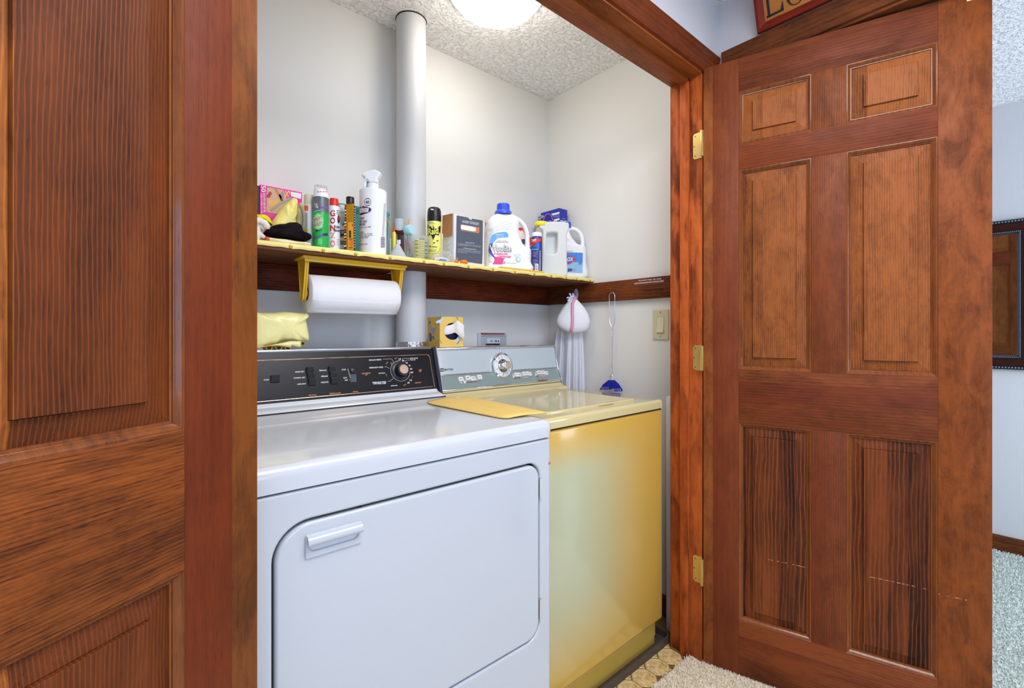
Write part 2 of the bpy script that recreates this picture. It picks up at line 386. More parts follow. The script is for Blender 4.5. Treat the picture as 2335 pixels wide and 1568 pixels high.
def poly(mb, pts, mp, m=0):
    # fan about the centre, subdivided once so that it follows round surfaces
    n = len(pts); cx = sum(p[0] for p in pts)/n; cy = sum(p[1] for p in pts)/n; rings = [pts]+[[(cx+(x-cx)*k, cy+(y-cy)*k) for x, y in pts] for k in (.66, .33, .02)]
    mb.loft([[mp(*p) for p in r] for r in rings], m, False, True)
def line(mb, pts, wd, mp, m=0):
    for (a, b) in zip(pts[:-1], pts[1:]):
        d = Vector((b[0]-a[0], b[1]-a[1])); n = Vector((-d.y, d.x)).normalized()*wd/2
        mb.quad(mp(a[0]-n.x, a[1]-n.y), mp(b[0]-n.x, b[1]-n.y), mp(b[0]+n.x, b[1]+n.y), mp(a[0]+n.x, a[1]+n.y), m)
def ell(cu, cv, ru, rv, n=24, a0=0, a1=360): return [(cu+ru*math.cos(R(a0+(a1-a0)*i/n)), cv+rv*math.sin(R(a0+(a1-a0)*i/n))) for i in range(n)]

# ================================================================ THE ROOM
ZC = 2.325; YB = 1.68; XR = 1.68
c = thing('floor', None, None, (0, 0, 0), kind='structure')
MB().box(-1.6, 3.6, -2.5, 1.8, -.06, -.004).build('subfloor', M['grout'], c)
MB().box(0, XR, .83, YB, -.004, .0005).build('vinyl_bed', M['grout'], c)
# vinyl tiles: octagons and small squares that can be told apart
p = .078; e = .0028; cut = .24
def octa():
    h = p/2-e/2; k = p*cut; pts = [(h-k, -h), (h, -h+k), (h, h-k), (h-k, h), (-h+k, h), (-h, h-k), (-h, -h+k), (-h+k, -h)]
    b = .0035
    mb = MB(); mb.loft([[Vector((x, y, 0)) for x, y in pts], [Vector((x*(1-b/h*.5), y*(1-b/h*.5), .0016)) for x, y in pts]], 0, False, True); return mb
def sq():
    h = p*cut-e*.9; pts = [(h, 0), (0, h), (-h, 0), (0, -h)]
    mb = MB(); mb.loft([[Vector((x, y, 0)) for x, y in pts], [Vector((x*.93, y*.93, .0015)) for x, y in pts]], 0, False, True); return mb
o1 = octa().build('vinyl_octagon', M['vinyl'], c, local=True); o2 = sq().build('vinyl_square', M['vinyl'], c, local=True)
first = True
for i in range(6):
    for j in range(2):
        x = 1.53-.012-p/2-i*p; y = .838+p/2+j*p
        if y > .93: continue
        a = o1 if first else o1.copy(); a.location = (x, y, .0005)
        if not first: COL.objects.link(a)
        b = o2 if first else o2.copy(); b.location = (x+p/2, y+p/2, .0005)
        if not first: COL.objects.link(b)
        first = False
# carpets
def carpet(name, x0, x1, y0, y1, step, m, h=.011, dens=1.0):
    mb = MB(); mb.box(x0, x1, y0, y1, -.003, .002)
    x = x0
    while x < x1:
        y = y0
        while y < y1:
            px = x+random.uniform(-.5, .5)*step; py = y+random.uniform(-.5, .5)*step; r = step*.62; a = random.uniform(0, 6.28)
            hx = px+random.uniform(-.6, .6)*step; hy = py+random.uniform(-.6, .6)*step; hh = h*random.uniform(.65, 1.1)
            q = [Vector((px+r*math.cos(a+k*2.09), py+r*math.sin(a+k*2.09), 0)) for k in range(3)]
            tp = [Vector((hx+r*.45*math.cos(a+.7+k*2.09), hy+r*.45*math.sin(a+.7+k*2.09), hh)) for k in range(3)]
            mb.add(q+tp, [(0, 1, 4, 3), (1, 2, 5, 4), (2, 0, 3, 5), (3, 4, 5)])
            y += step
        x += step
    o = mb.build(name, m, None, smooth=60); tag(o, kind='stuff'); return o
hc = MB().box(-1.5, 1.75, -2.4, .832, -.003, .006).build('hall_carpet_base', M['carpet'], c)
cp = carpet('carpet_pile', 1.15, 1.78, .42, .832, .0058, M['carpet'], .013); tag(cp, 'beige cut pile carpet in the hall at the foot of the open panel door', 'carpet')
MB().box(1.76, 3.5, -1.7, 1.75, -.003, .003).build('room_carpet_base', M['carpet2'], c)
cp = carpet('carpet_pile', 2.1, 3.49, -.06, .5, .0085, M['carpet2'], .012); tag(cp, 'pale grey-green carpet in the room seen past the open door', 'carpet')
# walls
struct('wall_closet_back', B(-.1, 1.80, YB, YB+.1, 0, ZC), M['wall'])
struct('wall_closet_right', B(XR, XR+.09, .905, YB, 0, ZC), M['wall'])
struct('wall_closet_left', B(-.1, .0, .905, YB, 0, ZC), M['wall'])
fr = MB(); fr.box(-1.5, .09, .79, .905, 0, ZC); fr.box(1.55, 1.77, .79, .905, 0, ZC); fr.box(.09, 1.55, .79, .905, 2.052, ZC)
struct('wall_closet_front', fr, M['wallh'])
hr = MB(); hr.box(1.66, 1.77, -.25, .79, 2.07, ZC); hr.box(1.66, 1.77, -2.4, -.25, 0, ZC); hr.box(1.66, 1.77, .72, .79, 0, 2.07)
struct('wall_hall_right', hr, M['wallh'])
struct('wall_hall_left', B(-1.6, -1.5, -2.4, .905, 0, ZC), M['wallh'])
bk = MB(); bk.box(-1.6, -1.35, -2.5, -2.4, 0, ZC); bk.box(.65, 1.77, -2.5, -2.4, 0, ZC); bk.box(-1.35, .65, -2.5, -2.4, 0, .65); bk.box(-1.35, .65, -2.5, -2.4, 2.05, ZC)
struct('wall_hall_back', bk, M['wallh'])
struct('wall_room_far', B(3.5, 3.6, -1.8, 1.8, 0, ZC), M['wallh'])
struct('wall_room_side', B(1.77, 3.5, 1.75, 1.85, 0, ZC), M['wallh'])
bk = MB(); bk.box(1.77, 2.0, -1.85, -1.75, 0, ZC); bk.box(3.3, 3.5, -1.85, -1.75, 0, ZC); bk.box(2.0, 3.3, -1.85, -1.75, 0, .65); bk.box(2.0, 3.3, -1.85, -1.75, 2.05, ZC)
struct('wall_room_window', bk, M['wallh'])
struct('ceiling', B(-1.6, 3.6, -2.5, 1.85, ZC, ZC+.08), M['ceil'])
# window frames behind the viewer
def winframe(name, x0, x1, y):
    mb = MB(); 
    for a in ((x0, x0+.04, .65, 2.05), (x1-.04, x1, .65, 2.05), (x0, x1, .65, .69), (x0, x1, 2.01, 2.05), ((x0+x1)/2-.02, (x0+x1)/2+.02, .65, 2.05)):
        mb.box(a[0], a[1], y-.03, y+.03, a[2], a[3])
    struct(name, mb, M['w_casez'])
winframe('window_1', -1.35, .65, -2.45); winframe('window_2', 2.0, 3.3, -1.80)
# baseboards
struct('baseboard_room', B(3.486, 3.5, -1.7, 1.75, 0, .087, .004), M['w_casey'])
MB().box(3.482, 3.487, -1.7, 1.75, .058, .072, .002).build('cap', M['w_casey'], bpy.data.objects['baseboard_room'])
struct('baseboard_closet', B(1.667, XR, .905, YB, 0, .085, .003), M['w_casey'])
# closet door frame
t1 = thing('trim_1', None, None, (1.54, .84, 0), kind='structure')
B(1.53, 1.55, .786, .905, 0, 2.05, .0015).build('side_jamb', M['w_jamb'], t1)
B(1.518, 1.531, .829, .862, 0, 2.032, .003).build('door_stop', M['w_jamb'], t1)
t2 = thing('trim_2', None, None, (.1, .84, 0), kind='structure')
B(.09, .11, .786, .905, 0, 2.05, .0015).build('side_jamb', M['w_jamb'], t2)
t3 = thing('trim_3', None, None, (.82, .84, 2.04), kind='structure')
B(.09, 1.55, .786, .905, 2.032, 2.052, .0015).build('head_jamb', M['w_headx'], t3)
B(.11, 1.53, .829, .862, 2.018, 2.033, .003).build('door_stop', M['w_headx'], t3)
def casing_h(x0, x1, z0, z1, yf, m, par, name='casing'):
    mb = MB(); pr = [(0, 0), (.006, .012), (.02, .016), (.03, .011), (.05, .010), (.06, .013), (.078, .018), (.086, .016), (.09, 0)]
    k = (z1-z0)/.09
    mb.loft([[Vector((x, yf-d, z0+a*k)) for a, d in pr] for x in (x0, x1)], 0); return mb.build(name, m, par)
casing_h(.03, 1.64, 2.036, 2.126, .79, M['w_casex'], t3)
# side casing of closet opening
def casing_v(x0, x1, z0, z1, yf, m, par):
    mb = MB(); pr = [(0, 0), (.006, .012), (.02, .016), (.03, .011), (.05, .010), (.06, .013), (.078, .018), (.086, .016), (.09, 0)]
    k = (x1-x0)/.09
    mb.loft([[Vector((x0+a*k, yf-d, z)) for a, d in pr] for z in (z0, z1)], 0); return mb.build('casing', m, par)
casing_v(1.552, 1.642, 0, 2.036, .79, M['w_casez'], t1)
casing_v(.09, .012, 0, 2.036, .79, M['w_casez'], t2)
# cased opening of the neighbouring room
t4 = thing('trim_4', None, None, (1.66, .2, 2.07), kind='structure')
mb = MB(); pr = [(0, 0), (.004, .010), (.02, .014), (.03, .010), (.045, .010), (.055, .013), (.072, .017), (.08, .015), (.084, 0)]
mb.loft([[Vector((1.66-d, y, 2.062+a)) for a, d in pr] for y in (-.33, .772)], 0); mb.build('casing', M['w_casey'], t4)
B(1.658, 1.772, -.25, .72, 2.055, 2.071, .001).build('head_jamb', M['w_casey'], t4)
B(1.658, 1.772, -.266, -.25, 0, 2.071, .001).build('side_jamb', M['w_casez'], t4)
# shelf cleats
struct('trim_5', B(0, 1.662, 1.661, YB, 1.280, 1.366, .002), M['w_cleatx'])
cl = struct('trim_6', B(1.661, XR, .907, YB, 1.280, 1.3665, .002), M['w_cleaty'])
mb = MB(); mp = lambda u, v: onX(u, v, 1.6606)
lettering(mb, 'INCH-MOUTH POUR 1 GAL. WATER', Q(1456, 641, 1508, 636.5, 2.6), mp, 1, .02)
lettering(mb, 'INTO FLOOR DRAIN PAN TO AVOID FUMES', Q(1447, 647.5, 1513, 641.5, 2.6), mp, 1, .02)
patch(mb, ((1445, 650), (1514, 643.5), (1514, 637.5), (1445, 644)), lambda u, v: onX(u, v, 1.6608), 0)
mb.build('label_tape', [col('tape_brown', (122, 62, 50), .6), M['wprint']], cl, smooth=0)

# ================================================================ DOORS
RAILS = [(0.012, .190), (.842, 1.0177), (1.6775, 1.760), (1.9363, 2.046)]
PAN = [(.190, .842), (1.0177, 1.6775), (1.760, 1.9363)]
def door(name, loc, ang, y0, y1, mats):
    d = thing(name, None, None, loc, ang, kind='structure')
    xs = [(.1105, .3125), (.3995, .6028)]
    MB().box(.001, .1105, y0, y1, .012, 2.046, .0012).build('stile', mats['hinge'], d, local=True)
    MB().box(.6028, .709, y0, y1, .012, 2.046, .0012).build('stile', mats['free'], d, local=True)
    for i, (a, b) in enumerate(RAILS): MB().box(.1105, .6028, y0, y1, a, b, .0006).build('rail', mats['rail'], d, local=True)
    for i, (a, b) in enumerate(PAN): MB().box(.3125, .3995, y0+.0002, y1-.0002, a, b, .0006).build('mullion', mats['mull'], d, local=True)
    def ring(x0, x1, z0, z1, ins, y): return [Vector((x0+ins, y, z0+ins)), Vector((x1-ins, y, z0+ins)), Vector((x1-ins, y, z1-ins)), Vector((x0+ins, y, z1-ins))]
    for (x0, x1) in xs:
        for k, (z0, z1) in enumerate(PAN):
            mo = MB(); pa = MB()
            for (yf, sg) in ((y0, 1), (y1, -1)):
                prof = [(0, .0002), (.0008, .0012), (.003, .0010), (.006, .0032), (.0085, .0066), (.0095, .0072), (.0100, .0092), (.0125, .0096), (.0130, .0125)]
                lp = [ring(x0, x1, z0, z1, i, yf+sg*dd) for i, dd in prof]
                if sg < 0: lp = [l[::-1] for l in lp]
                mo.loft(lp, 0, False, False)
                pp = [(.0125, .0125), (.0398, .0066), (.0402, .0080), (.0409, .0078), (.0412, .0014), (.0420, .0010)]
                lp = [ring(x0, x1, z0, z1, i, yf+sg*dd) for i, dd in pp]
                if sg < 0: lp = [l[::-1] for l in lp]
                pa.loft(lp, 0, False, True)
            pm = mats['panel'][k]
            mo.build('moulding', M['w_mould'], d, local=True, smooth=25); pa.build('panel', pm, d, local=True, smooth=0)
    return d
DD = (.292, -.955); a1 = math.atan2(DD[1], DD[0])
d1 = door('door_1', (1.53, .781, 0), a1, 0, .035, dict(hinge=M['w_stile'], free=M['w_free'], rail=M['w_rail'], mull=M['w_mull'], panel=[M['w_paneld'], M['w_panel'], M['w_panel']]))
a2 = math.atan2(-.5187, -.855)
d2 = door('door_2', (.159, .766, 0), a2, -.035, 0, dict(hinge=M['w_red'], free=M['w_free'], rail=M['w_raill'], mull=M['w_mull'], panel=[M['w_panell'], M['w_panell'], M['w_panell']]))
for (v0, v1) in ((303, 362), (787, 844), (1267, 1327)):
    za = onX(1592, v1, 1.53).z; zb = onX(1592, v0, 1.53).z
    vs, fs = solid2d([rrect(.784, .8165, za, zb, .009, rs=(.009, .0005, .0005, .009))], .0025, .0003, 1)
    h = MB(); h.add([Vector((1.5293-v.z, v.x, v.y)) for v in vs], fs); h.box(1.512, 1.522, .7735, .7835, za, zb, .003)
    ho = h.build('hinge', M['brass'], d1)
    for fy, fz in ((.808, .12), (.812, .5), (.808, .88)):
        s = MB(); X = Matrix.Translation((1.5285, fy, za+(zb-za)*fz)) @ Matrix.Rotation(R(-90), 4, 'Y'); s.lathe(0, 0, [(.003, 0), (.0028, .0010), (.0008, .0004), (0, .0004)], 12, X=X)
        s.build('screw', M['brassd'], ho)
# small latch plate at the top of the free stile
B(.66, .69, -.0015, .001, 2.022, 2.044).build('latch_plate', M['brass'], d1, local=True)
# scratch along the lower part of door_1
mb = MB(); N1 = Vector((-.955, -.292, 0)); P1 = Vector((1.53, .781, 0))
def dm(u, v, off=.0004): return onP(u, v, P1+N1*off, N1)
mp = lambda u, v: dm(u, v, -.0005)
random.seed(3)
for (ua, va, ub, vb, dens, off) in ((1752, 1275, 1812, 1287, .5, -.0006), (1815, 1288, 1835, 1293, .9, -.006), (1981, 1314, 2088, 1337, .75, -.0006), (2092, 1338, 2113, 1343, .9, -.009), (2135, 1353, 2205, 1368, .5, .0005)):
    n = int((ub-ua)/2.2)
    for i in range(n):
        if random.random() > dens: continue
        a = i/n; b = min(1, a+random.uniform(.4, 1.1)/n); wd = random.uniform(.7, 1.9)
        line(mb, [(ua+(ub-ua)*a, va+(vb-va)*a+random.uniform(-.6, .6)), (ua+(ub-ua)*b, va+(vb-va)*b)], wd, lambda u, v, off=off: dm(u, v, off))
mb.build('scratch', col('bare_wood', (214, 160, 100), .7), d1, smooth=0)
# ================================================================ DRYER
YD = .85; X0, X1 = .128, .857; ZT = .914
dr = thing('clothes_dryer', 'white front-loading clothes dryer with a black control panel, left of the gold washer', 'clothes dryer', ((X0+X1)/2, 1.19, 0), 0)
mb = MB(); zs = .866
mb.box(X0, X1, YD+.022, 1.50, .02, zs, .004); mb.build('cabinet', M['white'], dr)
vs, fs = solid2d([rrect(X0, X1, .02, zs, .008), rrect(.1975, .8205, .364, .812, .05, 10, (.040, .062, .062, .045))[::-1]], .024, .005, 3)
MB().add([Vector((v.x, YD+.012-v.z, v.y)) for v in vs], fs).build('front_panel', M['white'], dr)
MB().box(.19, .83, YD+.017, YD+.021, .35, .82).build('door_recess', M['gap_dark'], dr)
vs, fs = solid2d([rrect(.2015, .8175, .368, .8065, .05, 12, (.037, .059, .059, .042))], .022, .006, 4)
dd = MB().add([Vector((v.x, YD+.0105-v.z, v.y)) for v in vs], fs).build('door', M['white'], dr)
# pull handle of the dryer door
def dq(u, v, o=0): return onY(u, v, YD-.001-o)
a = dq(694, 1240); b = dq(825, 1200); x0h, x1h = dq(695, 1240).x, dq(824, 1200).x; zh1 = dq(825, 1185).z; zh0 = dq(825, 1232).z
vs, fs = solid2d([rrect(x0h, x1h, zh0-.003, zh1, .004), rrect(x0h+.006, x1h-.006, zh0+.008, zh1-.004, .012, 6)[::-1]], .004, .0015, 2)
MB().add([Vector((v.x, YD-.0020-v.z, v.y)) for v in vs], fs).build('handle_plate', M['white'], dr).name
g = MB()
def pock(a, b):
    x = x0h+.006+(x1h-x0h-.012)*a; z = zh0+.008+(zh1-zh0-.012)*b
    d = .0025*math.sin(math.pi*a)**.3*math.sin(math.pi*min(1, b*.6))**.5
    return Vector((x, YD-.0003-.0005+0*d, z))
g.box(x0h+.006, x1h-.006, YD-.0010, YD-.0004, zh0+.007, zh1-.003); g.build('handle_cup', col('cup_shade', (216, 220, 230), .35), dr)
g = MB(); hz = zh1-.006
g.loft([[Vector((x, YD-.004+dy, hz+dz)) for dy, dz in ((.003, .006), (-.006, .005), (-.012, 0), (-.013, -.006), (-.011, -.011), (-.006, -.013), (-.004, -.008), (.003, -.002))] for x in (x0h+.002, x0h+.004, x1h-.004, x1h-.002)])
g.build('handle', M['white'], dr, smooth=50)
for (va, vb) in ((1090, 1137), (1366, 1415)):
    za = onY(1228, vb, YD).z; zb = onY(1228, va, YD).z
    h = MB(); h.lathe(.8205, YD-.001, [(.0032, 0), (.0032, zb-za)], 10, z0=za); h.box(.8205, .8245, YD-.0022, YD-.0006, za, zb); h.box(.8172, .8205, YD-.0022, YD-.0006, za+.01, zb-.002)
    h.build('door_hinge', M['chrome'], dr)
# bumper dots in the gap
for (u, v) in ((825, 1158), (1113, 1083)):
    q = onY(u, v, YD); MB().box(q.x-.003, q.x+.003, YD+.008, YD+.014, q.z-.001, q.z+.0035, .001).build('bumper', M['gap_dark'], dr)
# lid: rolled front edge, slightly raised rear
mb = MB(); pr = [(YD+.004, zs+.0015), (YD-.003, zs+.004), (YD-.0045, ZT-.018), (YD-.002, ZT-.006), (YD+.006, ZT-.001), (YD+.016, ZT), (1.24, ZT-.001), (1.29, ZT), (1.318, ZT+.006), (1.333, ZT+.009), (1.50, ZT+.008), (1.50, zs+.0015)]
lp = []
for x, k in ((X0, .9), (X0+.0015, .4), (X0+.006, 0.08), (X0+.012, 0), (X1-.012, 0), (X1-.006, .08), (X1-.0015, .4), (X1, .9)):
    lp.append([Vector((x, y+(.006*k if y < .9 else 0), z-(.006*k if z > .9 else 0))) for y, z in pr])
mb.loft(lp); mb.build('lid', M['white_lit'], dr, smooth=50)
MB().box(X0+.006, X1-.006, YD+.006, 1.49, zs-.003, zs+.003).build('lid_gap', M['gap_dark'], dr)
q = onY(1258.5, 1054, YD-.001); mb = MB(); mb.lathe(0, 0, [(.0045, 0), (.003, .001), (0, .0012)], 10, X=Matrix.Translation((X1-.003, YD-.0005, q.z)) @ Matrix.Rotation(R(90), 4, 'X')); mb.build('rust_spot', col('rusty_pink', (190, 120, 110), .6), dr)
# console
K0 = Vector((0, 1.388, .938)); KU = Vector((0, .043, .144)).normalized(); KN = Vector((0, -KU.z, KU.y)); CH = .1503
def kc(u, v, off=0): return onP(u, v, K0+KN*off, KN)
def kxh(u, v): q = kc(u, v); return q.x, (q-K0).dot(KU)
# body
xr = .851
cons = MB()
sec = [(1.345, .922), (1.345, .926), (1.388, .938), (1.431, 1.0825), (1.436, 1.087), (1.495, 1.087), (1.505, 1.08), (1.505, .922)]
cons.loft([[Vector((x, y, z)) for y, z in sec] for x in (X0+.004, xr-.004)]); cons.build('console_body', M['white_lit'], dr, smooth=20)
# white skirt below the black panel
sk = MB(); ps = [(1.336, .9235), (1.338, .928), (1.352, .934), (1.379, .938), (1.3835, .946), (1.386, .948)]
sk.loft([[Vector((x, y, z)) for y, z in ps] for x in (X0+.002, xr-.012)], closed=False, cap0=False, cap1=False); sk.build('console_skirt', M['white_lit'], dr, smooth=50)
def kp(x, h, o=0): return K0+KU*h+KN*o+Vector((x, 0, 0))
bp = MB()
vs, fs = solid2d([[(X0+.004, .004), (xr-.006, .004), (xr-.006, .150), (X0+.004, .150)]], .006, .0015, 2)
bp.add([kp(v.x, v.y, v.z+.003) for v in vs], fs); bp.build('control_panel', M['blackpanel'], dr)
MB().box(X0+.002, xr-.006, 1.3335, 1.340, .9180, .9262).build('console_seam', M['gap_dark'], dr)
# end cap and aluminium strips
ec = MB()
vs, fs = solid2d([[(-.002, -.004), (-.002, .156), (-.075, .156), (-.075, -.004)]], .012, .002, 2)
ec.add([kp(xr+.0045-v.z, v.y, v.x+.010) for v in vs], fs); ec.build('end_cap', col('end_cap_dark', (34, 38, 56), .35), dr)
st = MB(); st.box(X0+.004, xr, 1.4290, 1.470, 1.0845, 1.0905, .0015); st.build('top_strip', M['alu'], dr)
s2 = MB(); s2.tube([kp(xr+.0105, -.002, .0085), kp(xr+.0105, .157, .0085)], .0022, 6); s2.build('end_strip', M['alu'], dr)
# copper trim line
tl = MB(); ytop = kxh(800, 812)[1]; pts = []
hT = .1290; hB = .0145; xR = kxh(984, 850)[0]
path = [(X0+.01, hT)] + [(xR-.014+.012*math.sin(R(a)), hT-.012+.012*math.cos(R(a))) for a in range(0, 91, 15)] + [(xR, hB-.002)]
tl.tube([kp(x, h, .0062) for x, h in path], .0011, 6); tl.tube([kp(X0+.01, hB, .0062), kp(xR-.006, hB+.001, .0062)], .0010, 6)
tl.build('copper_trim', M['copper'], dr)
# lettering
pr = MB(); mp = lambda u, v: kc(u, v, .0066)
Z3 = lambda x, y: (585+x/5.627, 780+y/5.627)
def zt(s, x0, y0, x1, y1, h, m=0, b=.015): 
    a = Z3(x0, y0); c2 = Z3(x1, y1); lettering(pr, s, Q(a[0], a[1], c2[0], c2[1], h/5.627), mp, m, b)
for s, x0, y0, x1, y1 in (('START', 93, 492, 165, 490), ('MORE DRY', 498, 390, 613, 384), ('NORMAL DRY', 478, 468, 628, 460), ('LESS DRY', 524, 546, 636, 540), ('REGULAR', 806, 370, 897, 367), ('MEDIUM', 832, 446, 912, 443), ('DELICATE', 828, 524, 921, 519), ('LOUD', 1092, 360, 1146, 358), ('SOFT', 1114, 466, 1162, 464), ('OFF', 1132, 495, 1172, 494), ('REGULAR FABRICS', 1444, 238, 1602, 231), ('PERMANENT PRESS', 1448, 336, 1624, 328), ('cool down', 1566, 404, 1648, 401), ('PERMANENT PRESS', 1486, 526, 1662, 516), ('WITH PRESS CARE', 1497, 543, 1660, 534), ('press care', 1726, 570, 1806, 565), ('cotton minutes', 1970, 213, 2070, 210), ('damp dry', 1972, 236, 2040, 234)):
    zt(s, x0, y0, x1, y1, 17, 0)
for s, x0, y0, x1, y1 in (('DRYNESS', 670, 688, 770, 683), ('TEMPERATURE', 930, 668, 1080, 658), ('SIGNAL', 1236, 643, 1306, 639), ('ELECTRONIC', 1350, 408, 1466, 401), ('DRY', 1394, 424, 1430, 422), ('TIME', 2080, 364, 2118, 361), ('DRY', 2086, 382, 2116, 380), ('AIR FLUFF', 2032, 529, 2110, 523), ('OFF', 1772, 216, 1802, 214), ('OFF', 1885, 562, 1920, 545), ('OFF', 1655, 415, 1672, 440), ('OFF', 1660, 285, 1688, 262), ('OFF', 1995, 465, 2005, 435)):
    zt(s, x0, y0, x1, y1, 15, 1)
for s, x, y in (('10', 1838, 226), ('20', 1882, 247), ('30', 1925, 276), ('40', 1960, 310), ('50', 1982, 353), ('60', 1994, 396), ('10', 1978, 497), ('20', 1949, 529)):
    zt(s, x-14, y, x+14, y-1, 20, 0)
kx, kz = Z3(1836, 372); a, b = kxh(kx, kz)
Kc = (a, b)
cpts = [(a-.0345*math.cos(R(t)), b+.0345*math.sin(R(t))) for t in range(-172, 100, 6)]
def ln(pts, wd, m=0):
    for (p0, p1) in zip(pts[:-1], pts[1:]):
        d = Vector((p1[0]-p0[0], p1[1]-p0[1])); n = Vector((-d.y, d.x)).normalized()*wd/2
        pr.quad(kp(p0[0]-n.x, p0[1]-n.y, .0066), kp(p1[0]-n.x, p1[1]-n.y, .0066), kp(p1[0]+n.x, p1[1]+n.y, .0066), kp(p0[0]+n.x, p0[1]+n.y, .0066), m)
ln(cpts, .0008)
for pts in ([(1608, 224), (1722, 220), (1752, 262)], [(1632, 322), (1655, 322), (1692, 340)], [(1672, 506), (1702, 505), (1742, 470)], [(1856, 248), (1864, 213), (1962, 210)], [(1892, 256), (1912, 235), (1964, 233)], [(1180, 487), (1194, 487)], [(1720, 295), (1712, 270), (1740, 275)]):
    q = [kxh(*Z3(*p)) for p in pts]; ln(q, .0006)
for i in range(14):
    x, y = 1155+i*2.2, 348+i*8.6; q = [kxh(*Z3(x, y)), kxh(*Z3(x+16, y-1))]; ln(q, .0005)
tag(pr.build('printed_lettering', [M['wprint'], M['copperp']], dr, smooth=0), kind='stuff')
# knob
def KX(a, b): # frame at console point
    X = Matrix.Translation(kp(a, b, .0062)); X = X @ Matrix(((1, 0, 0, 0), (0, KU.y, KN.y, 0), (0, KU.z, KN.z, 0), (0, 0, 0, 1))); return X
k = MB(); X = KX(*Kc)
k.lathe(0, 0, [(.0320, 0), (.0320, .003), (.0295, .0045), (.0235, .0055), (.0225, .025), (.0210, .0270), (.0158, .0275), (.0156, .0262), (0, .0262)], 40, X=X)
ko = k.build('timer_knob', M['black'], dr)
k = MB(); k.lathe(0, 0, [(.0155, .0261), (.0152, .0268), (0, .0270)], 32, X=X); k.build('copper_cap', M['copper'], ko)
# rocker buttons
def button(cx, cy, w, h, up=0):
    a, b = kxh(*Z3(cx, cy)); m = MB(); hw = w/2; hh = h/2; X = KX(a, b)
    l0 = [(-hw, -hh, 0), (hw, -hh, 0), (hw, hh, 0), (-hw, hh, 0)]
    l1 = [(-hw, -hh, .004), (hw, -hh, .004), (hw, hh, .009), (-hw, hh, .009)]; l2 = [(-hw*.86, -hh*.8, .0046), (hw*.86, -hh*.8, .0046), (hw*.86, hh*.85, .0098), (-hw*.86, hh*.85, .0098)]
    m.loft([[X @ Vector(p) for p in l] for l in (l0, l1, l2)]); return m.build('push_button', col('button_black', (30, 31, 36), .3), dr, smooth=0)
button(230, 478, .0215, .0185)
for cx, cy in ((672, 370), (686, 443), (700, 520), (955, 356), (970, 430), (984, 505)): button(cx, cy, .0195, .0172)
a, b = kxh(*Z3(1228, 430)); sl = MB(); X = KX(a, b); sl.box(-.0095, .0095, -.021, .0125, 0, .0004, X=X); sl.build('slider_track', col('track_grey', (70, 72, 76), .5), dr)
sl = MB(); sl.box(-.0085, .0085, .006, .020, 0, .010, .002, X=X); sl.build('slider', M['black'], dr)

# ================================================================ WASHER
YW = .92; A0, A1 = .874, 1.507; WT = .898
ws = thing('washing_machine', 'harvest gold top-loading washing machine with chrome console, right of the white dryer', 'washing machine', ((A0+A1)/2, 1.2, 0))
MB().box(A0+.004, A1-.004, YW+.03, 1.515, .03, .86).build('cabinet', M['goldkick'], ws)
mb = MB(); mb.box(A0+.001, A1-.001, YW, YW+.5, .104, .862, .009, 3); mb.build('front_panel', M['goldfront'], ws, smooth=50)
MB().box(A0+.01, A1-.012, YW+.028, YW+.4, .0045, .104).build('toe_kick', M['goldkick'], ws)
MB().box(A0+.004, A1-.004, YW+.006, 1.515, .858, .870).build('lid_gap', col('gap_brown', (70, 40, 24), .8), ws)
# top cover with rolled edges
def rollbox(x0, x1, y0, y1, z0, z1, r, n=5):
    L = []
    for i in range(n+1):
        q = R(90*i/n); d = r*(1-math.sin(q)) ; z = z1-r*(1-math.cos(R(90-90*i/n))) if 0 else z1-r+r*math.sin(q)
        dd = r-r*math.cos(q); L.append([Vector((x, y, z)) for x, y in rrect(x0+dd, x1-dd, y0+dd, y1-dd, max(r*1.4-dd, .002), 5)])
    L.insert(0, [Vector((x, y, z0)) for x, y in rrect(x0, x1, y0, y1, r*1.4, 5)])
    return L
mb = MB(); mb.loft(rollbox(A0, A1, YW-.004, 1.522, .8685, WT, .011)); mb.build('top_cover', M['gold'], ws, smooth=60)
g0 = onZ(1092, 903, WT); g1 = onZ(1243, 927, WT); g2 = onZ(1357, 912, WT); g3 = onZ(1262, 893, WT)
LX0 = .967; LX1 = 1.415; LY0 = YW+.052; LY1 = 1.395
mb = MB(); mb.loft([[Vector((x, y, z)) for x, y in rrect(LX0+d, LX1-d, LY0+d, LY1-d, .016, 5)] for z, d in ((WT-.001, 0), (WT+.0035, 0), (WT+.005, .0015), (WT+.005, .012), (WT+.0035, .022))]); mb.build('lid', M['gold'], ws, smooth=60)
q = onZ(1340, 913, WT); mb = MB(); vs, fs = solid2d([ell(q.x-.03, LY0-.001, .038, .009, 20)], .0016, .0005, 1); mb.add([Vector((v.x, v.y, WT+.0008+v.z)) for v in vs], fs); mb.build('finger_notch', col('notch_gold', (170, 140, 60), .3), ws)
